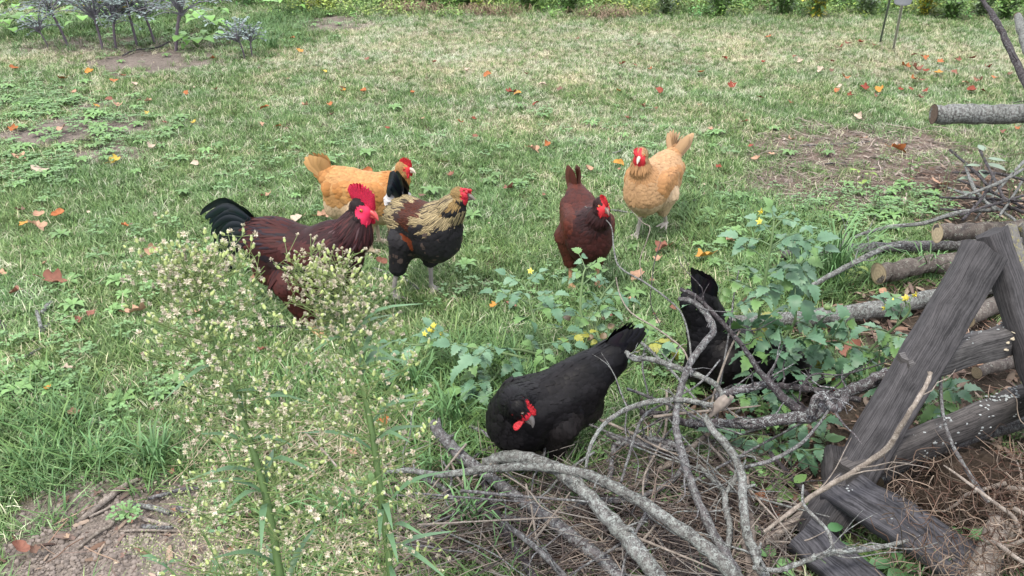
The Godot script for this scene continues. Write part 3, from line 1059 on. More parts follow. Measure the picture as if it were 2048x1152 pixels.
func make_brush():
	var g := "branches of the brush pile"
	for L in [
		["thick pale lichened branch arching from under the black hen's breast to the bottom edge", M.bark_pale, [[968, 926, 0.05, 26], [1010, 915, 0.09, 32], [1060, 918, 0.12, 32], [1110, 938, 0.14, 31], [1175, 988, 0.15, 32], [1215, 1035, 0.15, 38], [1265, 1090, 0.14, 42], [1310, 1150, 0.13, 44], [1350, 1215, 0.12, 44]], 3],
		["long smooth lichened branch running from the flowering weed to the bottom edge", M.bark_pale, [[770, 945, 0.05, 9], [820, 941, 0.07, 14], [880, 950, 0.09, 16], [960, 940, 0.12, 19], [1060, 934, 0.15, 20], [1160, 945, 0.17, 24], [1250, 986, 0.18, 27], [1330, 1036, 0.18, 30], [1400, 1088, 0.17, 34], [1450, 1132, 0.16, 35], [1500, 1190, 0.15, 36]], 2],
		["dark grey branch from the grass left of the black hen, passing under the arched branch", M.bark_grey, [[862, 845, 0.12, 24], [900, 890, 0.09, 28], [945, 930, 0.07, 28], [1010, 978, 0.06, 28], [1090, 1032, 0.06, 30], [1160, 1086, 0.06, 33], [1220, 1132, 0.06, 35], [1275, 1190, 0.06, 36]], 2],
		["slender dark branch curving down left of the bottom middle", M.bark_dark, [[968, 965, 0.05, 17], [985, 1012, 0.05, 20], [1010, 1062, 0.05, 22], [1042, 1110, 0.05, 22], [1080, 1180, 0.05, 22]], 1],
		["thin knobbly grey branch between the flowering weed and the slender dark branch", M.bark_grey, [[846, 956, 0.05, 12], [880, 972, 0.05, 13], [918, 1005, 0.05, 14], [962, 1022, 0.05, 14], [1010, 1036, 0.05, 14], [1085, 1042, 0.05, 13], [1110, 1052, 0.05, 10]], 4],
		["straight thin grey branch crossing the slender dark branch at the bottom", M.bark_grey, [[1005, 1045, 0.09, 13], [1050, 1078, 0.09, 14], [1100, 1122, 0.09, 15], [1150, 1180, 0.09, 15]], 1],
		["thin bare twig arching up beside the black hen's fluff and over to the bark flake", M.bark_pale, [[1172, 936, 0.18, 7], [1180, 895, 0.21, 9], [1205, 852, 0.24, 10], [1245, 822, 0.26, 12], [1300, 804, 0.27, 13], [1365, 800, 0.27, 13], [1425, 812, 0.26, 12]], 1],
		["thinner bare twig bending from the arching twig down to the dead twigs", M.bark_grey, [[1242, 965, 0.16, 6], [1258, 910, 0.18, 7], [1270, 870, 0.20, 8], [1288, 832, 0.22, 8], [1330, 805, 0.25, 6], [1395, 770, 0.29, 5], [1440, 720, 0.32, 4]], 0],
		["tall forked branch rising past the tail of the black hen behind the tomato plant", M.bark_grey, [[1357, 597, 0.40, 11], [1388, 605, 0.40, 13], [1415, 632, 0.38, 15], [1427, 662, 0.36, 17], [1405, 690, 0.34, 17], [1378, 730, 0.31, 16], [1358, 790, 0.27, 16], [1352, 850, 0.23, 17], [1366, 915, 0.19, 19], [1392, 990, 0.14, 20], [1424, 1062, 0.10, 23], [1465, 1130, 0.07, 24], [1485, 1170, 0.06, 24]], 3],
		["thin branch slanting down from the raised black tail to the lichened bough", M.bark_dark, [[1360, 578, 0.42, 9], [1390, 592, 0.41, 10], [1420, 620, 0.39, 11], [1465, 668, 0.35, 12], [1495, 706, 0.32, 13], [1518, 742, 0.29, 14], [1545, 772, 0.26, 18], [1590, 815, 0.22, 24], [1632, 834, 0.20, 24]], 3],
		["grey lichened branch reaching right from the tip of the black hen's tail", M.bark_pale, [[1252, 704, 0.30, 10], [1268, 716, 0.30, 16], [1300, 718, 0.30, 13], [1350, 734, 0.29, 14], [1405, 755, 0.28, 14], [1438, 778, 0.26, 13], [1446, 815, 0.24, 10]], 2],
		["thick knotted bough crusted with white lichen, ending at the sawhorse leg", M.bark_mottled, [[1370, 845, 0.12, 18], [1440, 846, 0.15, 20], [1500, 848, 0.18, 25], [1565, 838, 0.20, 27], [1622, 832, 0.22, 30], [1650, 808, 0.24, 26], [1690, 786, 0.26, 28], [1735, 768, 0.28, 30], [1775, 746, 0.30, 30]], 4],
		["knobbly lichened loop of branch on top of the thick knotted bough", M.bark_mottled, [[1622, 828, 0.24, 22], [1630, 802, 0.27, 20], [1645, 790, 0.28, 20], [1658, 806, 0.28, 20], [1672, 818, 0.28, 20], [1688, 800, 0.29, 20], [1690, 780, 0.29, 18]], 2],
		["short pale lichened branch lying above the bark flake", M.bark_mottled, [[1430, 795, 0.22, 17], [1470, 782, 0.23, 19], [1510, 773, 0.23, 20], [1545, 762, 0.24, 18]], 4],
		["dark branch hidden among tomato leaves behind the short pale lichened branch", M.bark_dark, [[1535, 772, 0.20, 17], [1585, 774, 0.20, 17], [1640, 782, 0.19, 16], [1720, 800, 0.17, 14]], 1],
		["pale lichened branch forking down from the bark flake to the bottom edge", M.bark_pale, [[1408, 830, 0.22, 15], [1424, 858, 0.21, 17], [1462, 902, 0.19, 20], [1482, 945, 0.17, 20], [1486, 1000, 0.15, 21], [1492, 1060, 0.12, 22], [1508, 1105, 0.10, 24], [1528, 1150, 0.08, 24], [1540, 1190, 0.07, 24]], 4],
		["crooked lichened branch beside the pale forking branch, with small twigs", M.bark_pale, [[1398, 932, 0.12, 10], [1422, 955, 0.12, 13], [1448, 985, 0.12, 15], [1452, 1020, 0.11, 15], [1460, 1055, 0.10, 15], [1456, 1100, 0.08, 14], [1462, 1140, 0.06, 14]], 3],
		["curved lichened twig linking the pale forking branch to the crooked branch", M.bark_pale, [[1470, 915, 0.17, 13], [1474, 945, 0.15, 13], [1462, 972, 0.13, 13], [1450, 985, 0.12, 12]], 0],
		["long smooth tan stick leaning across the sawhorse", M.bark_tan, [[1528, 1064, 0.13, 8], [1590, 1018, 0.16, 11], [1640, 982, 0.19, 12], [1705, 945, 0.24, 13], [1770, 900, 0.30, 14], [1795, 865, 0.35, 13], [1822, 820, 0.40, 11], [1850, 775, 0.44, 11], [1862, 745, 0.46, 9]], 1],
		["thin grey twig running up to the thick knotted bough from the pale forking branch", M.bark_grey, [[1486, 935, 0.17, 8], [1530, 925, 0.18, 10], [1575, 905, 0.20, 10], [1610, 880, 0.22, 9], [1640, 845, 0.24, 8], [1668, 805, 0.28, 6]], 1],
		["rough brown stick lying under the long tan stick", M.bark_tan, [[1400, 1150, 0.02, 24], [1490, 1110, 0.03, 25], [1560, 1065, 0.03, 26], [1615, 1020, 0.04, 24]], 1],
		["pale thin twig lying over the sawhorse foot boards at the bottom right", M.bark_pale, [[1505, 1135, 0.12, 10], [1560, 1140, 0.13, 12], [1610, 1122, 0.14, 13], [1660, 1106, 0.15, 14], [1720, 1100, 0.16, 14], [1780, 1090, 0.17, 11], [1816, 1080, 0.18, 8]], 3],
		["short twig dropping onto the pale twig over the foot boards", M.bark_pale, [[1606, 970, 0.2, 5], [1606, 1005, 0.2, 7], [1625, 1030, 0.19, 9], [1655, 1062, 0.17, 10], [1668, 1104, 0.16, 9]], 1],
		["thin dark twig curving down in front of the rails at the right", M.bark_grey, [[1880, 755, 0.30, 7], [1886, 830, 0.28, 8], [1905, 890, 0.26, 10], [1940, 950, 0.23, 12], [1978, 1005, 0.20, 12]], 1],
		["grey branch end poking from the grass left of the black hen's breast", M.bark_mottled, [[940, 852, 0.05, 9], [965, 864, 0.05, 10], [990, 878, 0.05, 10], [1040, 895, 0.05, 9]], 2],
		["rough grey branch lying behind the black hen's tail fluff among dead twigs", M.bark_grey, [[1215, 868, 0.07, 14], [1260, 882, 0.08, 17], [1310, 880, 0.09, 17], [1352, 892, 0.09, 15], [1362, 920, 0.08, 14]], 3],
		["knobbly grey branch below the rough grey branch, bending towards the tall forked branch", M.bark_grey, [[1220, 960, 0.05, 13], [1226, 905, 0.06, 12], [1236, 888, 0.07, 15], [1290, 890, 0.08, 17], [1345, 900, 0.08, 16]], 2],
		["slim grey branch lying across the dead twigs below the tall forked branch", M.bark_grey, [[1130, 1020, 0.05, 14], [1190, 1002, 0.05, 15], [1250, 1000, 0.05, 15], [1310, 982, 0.06, 14], [1350, 955, 0.07, 14], [1375, 920, 0.09, 11]], 2],
		["dark branch under the thick knotted bough, crossing the tomato stems", M.bark_dark, [[1280, 825, 0.06, 16], [1330, 832, 0.07, 18], [1380, 848, 0.08, 18], [1440, 856, 0.09, 18]], 1],
		["long brown twig leaning from the chips to the thick knotted bough", M.bark_dark, [[1540, 905, 0.06, 10], [1575, 945, 0.05, 12], [1610, 985, 0.05, 13], [1650, 1040, 0.04, 13]], 1],
		["pale bent branch resting on the thin log right of the tomato plant", M.bark_pale, [[1595, 585, 0.08, 9], [1640, 562, 0.11, 12], [1690, 535, 0.13, 13], [1735, 512, 0.15, 13], [1775, 494, 0.17, 11], [1800, 492, 0.17, 10]], 1],
		["long thin branch leading from the tomato plant to the dark twig heap", M.bark_pale, [[1665, 498, 0.06, 6], [1720, 470, 0.10, 8], [1780, 454, 0.14, 10], [1850, 446, 0.17, 10], [1915, 425, 0.20, 9], [1980, 420, 0.20, 8]], 1],
		["dark bare branch leaning at the top right corner above the grey log", M.bark_dark, [[1958, -10, 0.75, 8], [1985, 30, 0.68, 13], [2010, 75, 0.6, 15], [2035, 130, 0.5, 17], [2060, 185, 0.42, 18], [2085, 235, 0.36, 18]], 2]]:
		branch(L[0], L[1], L[2], "branch", "branch", g, L[3])
	# wiry twigs standing in front of the hens
	for L in [
		["pale wiry twig curving up in front of the red hen's breast", M.bark_pale, [[1170, 413, 0.34, 3], [1195, 428, 0.34, 3], [1222, 452, 0.33, 4], [1228, 500, 0.31, 5], [1240, 535, 0.30, 6], [1290, 565, 0.30, 6], [1335, 598, 0.30, 6], [1365, 630, 0.29, 6], [1380, 690, 0.27, 6], [1382, 745, 0.25, 5]]],
		["fine pale twig forking up in front of the buff hen's leg", M.bark_tan, [[1262, 420, 0.34, 2], [1285, 445, 0.33, 3], [1300, 455, 0.33, 3], [1292, 485, 0.31, 3], [1280, 520, 0.28, 3], [1284, 560, 0.24, 3]]],
		["thin bent twig running from the tomato leaves to the tall forked branch", M.bark_tan, [[1232, 555, 0.25, 4], [1240, 590, 0.25, 4], [1262, 625, 0.25, 5], [1310, 655, 0.26, 5], [1345, 680, 0.26, 6], [1370, 705, 0.26, 6], [1385, 750, 0.26, 5]]],
		["upright brown twig standing before the pair of curled leaves", M.bark_dark, [[1322, 482, 0.32, 2], [1310, 520, 0.29, 3], [1303, 570, 0.24, 3], [1302, 610, 0.20, 3], [1320, 650, 0.15, 3]]],
		["thin grey twig standing upright right of the raised black tail", M.bark_grey, [[1478, 540, 0.36, 3], [1468, 590, 0.34, 5], [1462, 640, 0.31, 6], [1452, 700, 0.27, 6], [1440, 770, 0.22, 7]]],
		["pair of stiff pale twigs crossing below the thin bent twig", M.bark_tan, [[1480, 660, 0.28, 6], [1455, 710, 0.26, 7], [1432, 775, 0.23, 8], [1420, 820, 0.2, 7]]],
		["slim dark twig bowed over the tomato leaves near the sawhorse", M.bark_dark, [[1598, 800, 0.25, 6], [1605, 770, 0.29, 6], [1630, 748, 0.32, 6], [1680, 750, 0.32, 5], [1740, 735, 0.32, 4], [1790, 718, 0.31, 3]]],
		["single thin twig pointing up left of the black hen's fluff", M.bark_dark, [[1255, 812, 0.12, 6], [1238, 780, 0.17, 5], [1230, 745, 0.22, 4], [1232, 718, 0.26, 3]]],
		["rusty dead stem standing right of the sawhorse leg", M.bark_tan, [[1884, 715, 0.3, 7], [1882, 770, 0.24, 8], [1888, 850, 0.15, 9], [1890, 905, 0.08, 10]]],
		["dark thin twig slanting across the bottom middle of the brush", M.bark_dark, [[1258, 988, 0.12, 3], [1290, 1025, 0.11, 4], [1315, 1065, 0.09, 4], [1332, 1105, 0.07, 4]]],
		["brown stalk leaning up from the dead twigs left of the arched branch", M.bark_tan, [[1052, 968, 0.13, 6], [1062, 1010, 0.11, 8], [1070, 1060, 0.08, 8], [1085, 1130, 0.05, 8]]],
		["thin stalk crossing behind the arched branch", M.bark_tan, [[1140, 985, 0.12, 5], [1100, 1040, 0.1, 8], [1060, 1090, 0.07, 10], [1040, 1110, 0.05, 10]]],
		["brown stick with a broken fork right of the arched branch", M.bark_tan, [[1150, 1100, 0.05, 12], [1220, 1100, 0.06, 13], [1268, 1092, 0.07, 12], [1295, 1070, 0.09, 10], [1310, 1050, 0.10, 7]]],
		["straight tan stick lying behind the long smooth branch", M.bark_tan, [[1250, 985, 0.03, 18], [1310, 945, 0.04, 19], [1370, 905, 0.05, 18], [1440, 850, 0.06, 15]]],
		["long pale straw stalk lying below the flowering weed", M.bark_tan, [[655, 968, 0.02, 14], [720, 1000, 0.03, 12], [800, 1040, 0.03, 14], [860, 1065, 0.03, 15], [930, 1105, 0.03, 14], [1010, 1160, 0.03, 14]]],
		["tan twig crossing the long pale straw stalk", M.bark_tan, [[770, 1165, 0.03, 14], [830, 1100, 0.04, 13], [890, 1050, 0.05, 10], [950, 1020, 0.06, 8]]],
		["thin straw stick slanting through the grass behind the right flowering weed", M.bark_tan, [[608, 862, 0.03, 6], [645, 900, 0.03, 8], [690, 950, 0.03, 8], [730, 985, 0.03, 7]]]]:
		for q in L[2]: q[3] *= 0.75
		branch(L[0], L[1], L[2], "twig", "twig", "twigs of the brush pile", 1)
	# the many thin grey twigs of the tangle
	var beside := [["the front black hen", 1110, 900], ["the weathered lath", 1490, 1050], ["the curled bark flake", 1438, 815], ["the thick knotted bough", 1580, 838], ["the slender dark branch", 1020, 1080], ["the sawhorse foot boards", 1640, 1020], ["the thick arching branch", 1230, 1050]]
	var sets := {}
	for i in 46:
		var px := rr(860, 1560)
		var py := rr(880, 1130) if i < 30 else rr(720, 900)
		if i >= 30: px = rr(1260, 1660)
		var best := 0
		for k in beside.size():
			if Vector2(beside[k][1] - px, beside[k][2] - py).length() < Vector2(beside[best][1] - px, beside[best][2] - py).length(): best = k
		var tone := rng.randi() % 3
		var key := tone * 100 + best
		if not sets.has(key): sets[key] = []
		sets[key].append([Vector2(beside[best][1] - px, beside[best][2] - py).length(), px, py, tone, best])
	var order := ["closest to it", "second closest to it", "third closest to it", "fourth closest to it", "fifth closest to it", "sixth closest to it", "seventh closest to it", "eighth closest to it", "ninth closest to it"]
	for key in sets:
		var row: Array = sets[key]
		row.sort_custom(func(x, y): return x[0] < y[0])
		for i in row.size():
			var px: float = row[i][1]
			var py: float = row[i][2]
			var a := rr(-0.9, 0.9) + (PI / 2 if rng.randf() < 0.35 else 0.0)
			var l := rr(70, 190)
			var h := rr(0.03, 0.13)
			var h2 := clampf(h + rr(-0.05, 0.09), 0.02, 0.22)
			var mid := rr(-14, 14)
			var th := rr(4.0, 8.5)
			var label := "thin %s tangled twig beside %s" % [["dark grey", "pale lichened", "tan"][row[i][3]], beside[row[i][4]][0]]
			if row.size() > 1: label += ", " + order[i]
			branch(label, [M.bark_grey, M.bark_pale, M.bark_tan][row[i][3]], [[px - cos(a) * l, py - sin(a) * l * 0.7, h, th], [px - cos(a) * l * 0.3 + mid, py - sin(a) * l * 0.2, lerpf(h, h2, 0.4), th * 0.9], [px + cos(a) * l * 0.4 - mid, py + sin(a) * l * 0.3, lerpf(h, h2, 0.7), th * 0.75], [px + cos(a) * l, py + sin(a) * l * 0.7, h2, th * 0.4]], "twig", "twig", "thin twigs tangled in the brush pile", 2)
	# sticks lying on the lawn and on the bare dirt
	for L in [
		["thick straw coloured stick lying on the bare dirt at the bottom left", M.bark_tan, [[152, 1046, 0.012, 13], [190, 1018, 0.014, 18], [230, 985, 0.014, 20], [275, 958, 0.012, 12]]],
		["bent tan stick on the dirt below the thick straw coloured stick", M.bark_tan, [[155, 1098, 0.008, 8], [195, 1066, 0.01, 11], [222, 1050, 0.01, 12], [228, 1036, 0.012, 10]]],
		["slim straw stick lying along the thick straw coloured stick", M.bark_tan, [[178, 1034, 0.01, 7], [205, 1022, 0.01, 8], [224, 1012, 0.01, 8]]],
		["dark grey stick at the top of the bare dirt patch", M.bark_grey, [[296, 998, 0.012, 10], [330, 988, 0.015, 12], [360, 980, 0.018, 12], [398, 976, 0.02, 9]]],
		["pale grey stick end just above the dark cut stick on the dirt", M.bark_pale, [[268, 1010, 0.012, 13], [300, 1014, 0.013, 15], [340, 1026, 0.012, 14]]],
		["brown stick lying between the grey stick ends on the dirt", M.bark_tan, [[248, 1022, 0.01, 10], [290, 1038, 0.012, 12], [340, 1052, 0.012, 14]]],
		["dark stub of stick on the dirt, lowest of the sticks beside the small weed", M.bark_grey, [[284, 1052, 0.012, 13], [315, 1055, 0.012, 14], [345, 1056, 0.012, 12]]],
		["long flat straw lying across the dirt under the small weed", M.bark_tan, [[240, 1062, 0.006, 8], [310, 1060, 0.008, 9], [410, 1066, 0.008, 8]]],
		["grey stick in the grass under the small weed", M.bark_grey, [[355, 1015, 0.015, 14], [385, 1025, 0.015, 15], [440, 1030, 0.015, 16], [500, 1022, 0.015, 10]]],
		["grey forked stick standing out of the grass near the left edge", M.bark_pale, [[66, 672, 0.012, 10], [85, 660, 0.015, 12], [100, 645, 0.015, 10]]],
		["short grey stick lying across the forked stick near the left edge", M.bark_pale, [[82, 655, 0.03, 10], [77, 635, 0.035, 10], [73, 622, 0.035, 9]]],
		["thick grey stick end above the forked stick near the left edge", M.bark_pale, [[82, 628, 0.02, 13], [95, 612, 0.022, 14], [104, 604, 0.022, 12]]],
		["pale thin stick in the grass lowest at the left edge", M.bark_pale, [[18, 730, 0.015, 9], [50, 714, 0.018, 10], [82, 696, 0.015, 7]]],
		["dark stick cut by the left edge of the lawn", M.bark_dark, [[-20, 628, 0.012, 12], [0, 645, 0.014, 11], [14, 660, 0.012, 9]]],
		["dark thin stick on the lawn beside the dark rooster's foot", M.bark_dark, [[500, 650, 0.012, 5], [540, 652, 0.013, 6], [590, 656, 0.013, 6], [650, 668, 0.012, 5]]],
		["grey stick lying on the lawn behind the long-bearded rooster's feet", M.bark_pale, [[745, 536, 0.012, 6], [785, 548, 0.014, 8], [815, 562, 0.014, 7], [840, 580, 0.012, 6]]],
		["small dark twig in the lawn right of the dark rooster's foot", M.bark_dark, [[680, 660, 0.01, 5], [720, 672, 0.011, 5], [760, 690, 0.01, 6], [780, 698, 0.01, 5]]],
		["thin pale stick on the lawn behind the right hand buff hen", M.bark_pale, [[1355, 408, 0.012, 5], [1375, 404, 0.012, 5], [1392, 400, 0.012, 4]]],
		["pale stick on the lawn between the red hen and the buff hen's legs", M.bark_pale, [[1195, 417, 0.02, 6], [1230, 421, 0.02, 6], [1265, 426, 0.02, 5]]],
		["tiny grey twig on the lawn above the red hen's tail", M.bark_pale, [[1225, 306, 0.012, 4], [1240, 302, 0.012, 4], [1250, 294, 0.015, 4]]],
		["long bent brown stick in front of the kale stems", M.bark_dark, [[245, 112, 0.015, 4], [270, 100, 0.02, 5], [310, 96, 0.02, 5], [338, 84, 0.03, 5]]],
		["straight thin stick on the bare patch at the left of the lawn", M.bark_dark, [[145, 279, 0.01, 3], [180, 280, 0.012, 4], [215, 277, 0.01, 4]]],
		["thin grey stick on the mulch patch at the upper right lawn", M.bark_grey, [[1600, 291, 0.012, 3], [1680, 288, 0.012, 4], [1740, 283, 0.012, 3]]],
		["dark short stick on the mulch patch beside the small weeds", M.bark_dark, [[1650, 328, 0.012, 5], [1680, 326, 0.012, 5], [1705, 329, 0.01, 4]]]]:
		for q in L[2]: q[3] *= 0.82
		branch(L[0], L[1], L[2], "stick", "stick", "sticks lying on the ground", 1)
	# the heap of dark twigs behind the sawhorse
	var spots := [[1900, 400, 2060, 330], [1880, 395, 2080, 405], [1915, 360, 2060, 420], [1930, 330, 1990, 420], [1920, 430, 2070, 385], [1960, 300, 2010, 400], [1895, 375, 2030, 440], [1990, 345, 1925, 440], [1880, 418, 2060, 412], [1950, 440, 2070, 300], [1905, 345, 2065, 365], [1900, 300, 1985, 385], [2000, 430, 2060, 330], [1925, 395, 2075, 435]]
	var where := ["lowest at the left", "long level", "falling to the right", "steep left", "rising to the right", "upright middle", "left slanting", "backward leaning", "flat lower", "long rising", "upper level", "upper left falling", "short steep right", "lowest right"]
	for i in spots.size():
		var s: Array = spots[i]
		var mx: float = (s[0] + s[2]) * 0.5 + rr(-12, 12)
		var my: float = (s[1] + s[3]) * 0.5 + rr(-12, 8)
		branch("dark bare twig in the heap behind the sawhorse top, the %s one" % where[i], M.bark_dark if i % 3 else M.bark_pale, [[s[0], s[1], rr(0.1, 0.3), rr(4, 6)], [mx, my, rr(0.15, 0.3), rr(6, 9)], [s[2], s[3], rr(0.15, 0.35), rr(5, 8)]], "twig", "twig", "twigs heaped behind the sawhorse", 3)
	# a weathered lath and a plate of bark in the brush
	var a := G(1482, 955, 0.06)
	solo("lath", beam(Vector3.ZERO, G(1512, 1190, 0.03) - a, 0.036, 0.016, Vector3(0, 1, 0.4), Color(0.85, 0.83, 0.85)), M.wood_pale, "pale flat weathered lath lying behind the pale forking branch", "lath", "", "", a)
	a = G(1345, 1070, 0.03)
	solo("board", beam(Vector3.ZERO, G(1440, 1190, 0.03) - a, 0.11, 0.02, Vector3(0, 1, 0.3), Color(0.55, 0.52, 0.52)), M.wood_grey, "dark grey board half buried under the dead twigs at the bottom", "board", "", "", a)
	var b := MB.new()
	for i in 13:   # a curled sheet with torn edges
		var t := i / 12.0
		for k in 9:
			var ac := k / 8.0 - 0.5
			var w := (0.017 + 0.006 * sin(t * 5.0) + rr(-0.002, 0.002)) * (0.35 if i == 0 or i == 12 else 1.0)
			b.vert(Vector3(ac * 2.0 * w + 0.018 - 0.035 * t, 0.032 - 0.072 * t + rr(-0.0015, 0.0015), 0.010 * cos(ac * 4.2 + t) + 0.008 * sin(t * 4.0)), Vector3.BACK, Color(0.24, 0.205, 0.18) * (rr(0.75, 1.15) - 0.25 * float(k % 3 == 0)))
	for i in 12:
		for k in 8: b.quad(i * 9 + k, i * 9 + k + 1, i * 9 + k + 10, i * 9 + k + 9)
	b.smooth()
	solo("bark_flake", b.mesh(), M.straw, "curled grey flake of bark caught on the pale forking branch", "bark flake", "", "", G(1438, 812, 0.25))


func make_root_ball():
	var o := thing("uprooted_stump", "uprooted stump with a tangle of fine brown roots beside the sawhorse foot", "stump", G(1930, 1000))
	var at := o.position
	var b := MB.new()
	b.tube(spline([G(1940, 1200, 0.10) - at, G(1968, 1130, 0.13) - at, G(1992, 1075, 0.16) - at, G(2010, 1048, 0.18) - at], 4), lerp_list([0.023, 0.026, 0.028, 0.034], 4), 12, Color.WHITE, true, 0.08)
	part("trunk", b.mesh(), M.bark_tan, o)
	var core := MB.new()
	core.ball(G(2010, 1020, 0.06) - at, Vector3(0.20, 0.10, 0.13), 24, 36, Color(0.05, 0.037, 0.03))
	for i in core.v.size(): core.v[i] += core.n[i] * (hills.get_noise_3dv(core.v[i] * 9.0) * 0.06 + hills.get_noise_3dv(core.v[i] * 30.0) * 0.04 + hills.get_noise_3dv(core.v[i] * 80.0) * 0.012)
	core.smooth()
	for i in core.n.size():
		if core.n[i].dot(core.v[i] - (G(2010, 1020, 0.06) - at)) < 0: core.n[i] = -core.n[i]
	part("soil_clump", core.mesh(), M.soil, o)
	for thick in 9:
		var t := MB.new()
		var p := G(rr(1930, 2080), rr(960, 1130), rr(0.05, 0.22)) - at
		var pts := [p]
		var d := Vector3(rr(-1, 1), rr(-0.6, 0.6), rr(-0.5, 0.8)).normalized()
		for k in 5:
			d = (d + Vector3(rr(-1, 1), rr(-1, 1), rr(-1, 1)) * 0.5).normalized()
			pts.append(pts[-1] + d * rr(0.03, 0.06))
		t.tube(spline(pts, 3), lerp_list([0.006, 0.005, 0.0045, 0.004, 0.003, 0.0015], 3), 6)
		part("root", t.mesh(), M.bark_tan, o)
	var f := MB.new()
	for i in 1500:
		var px := rr(1780, 2120)
		var py := rr(900, 1170)
		if i < 700:
			px = 2030 + rng.randfn(0, 50)
			py = 1020 + rng.randfn(0, 55)
		var p := G(px, py, rr(0.03, 0.24)) - at
		var pts := [p]
		var d := Vector3(rr(-1, 1), rr(-1, 0.6), rr(-0.4, 1)).normalized()
		var n := rng.randi_range(3, 5)
		var step := rr(0.012, 0.035)
		for k in n:
			d = (d + Vector3(rr(-1, 1), rr(-1, 1), rr(-1, 1)) * 0.75).normalized()
			pts.append(pts[-1] + d * step)
		var r := rr(0.0006, 0.0017)
		var rads := []
		for k in n + 1: rads.append(r * (1.0 - 0.6 * k / n))
		f.tube(spline(pts, 2), lerp_list(rads, 2), 4, [Color(0.26, 0.195, 0.15), Color(0.17, 0.115, 0.09), Color(0.12, 0.07, 0.052), Color(0.30, 0.24, 0.195), Color(0.08, 0.06, 0.048)][rng.randi() % 5] * rr(0.4, 1.1), false)
	part("fine_roots", f.mesh(), M.straw, o).set_meta("kind", "stuff")


# ------------------------------------------------------------------ chickens
# A body is a field of tapered capsules joined by a smooth minimum and meshed as surface nets (x forward, y up, z to its right);
# feathers are laid over it along the flow of the body.
# a bone: [a, b, radius at a, radius at b, flattening across, region, softness]
enum {BODY, NECK, HEAD, THIGH, SHANK, WING, RUMP, FLUFF}


func bone_dist(p: Vector3, a: Vector3, b: Vector3, ra: float, rb: float, zs: float) -> float:
	var q := Vector3(p.x, p.y, p.z / zs)
	var a2 := Vector3(a.x, a.y, a.z / zs)
	var ab := Vector3(b.x, b.y, b.z / zs) - a2
	var t := clampf((q - a2).dot(ab) / maxf(ab.length_squared(), 1e-8), 0, 1)
	return q.distance_to(a2 + ab * t) - lerpf(ra, rb, t)


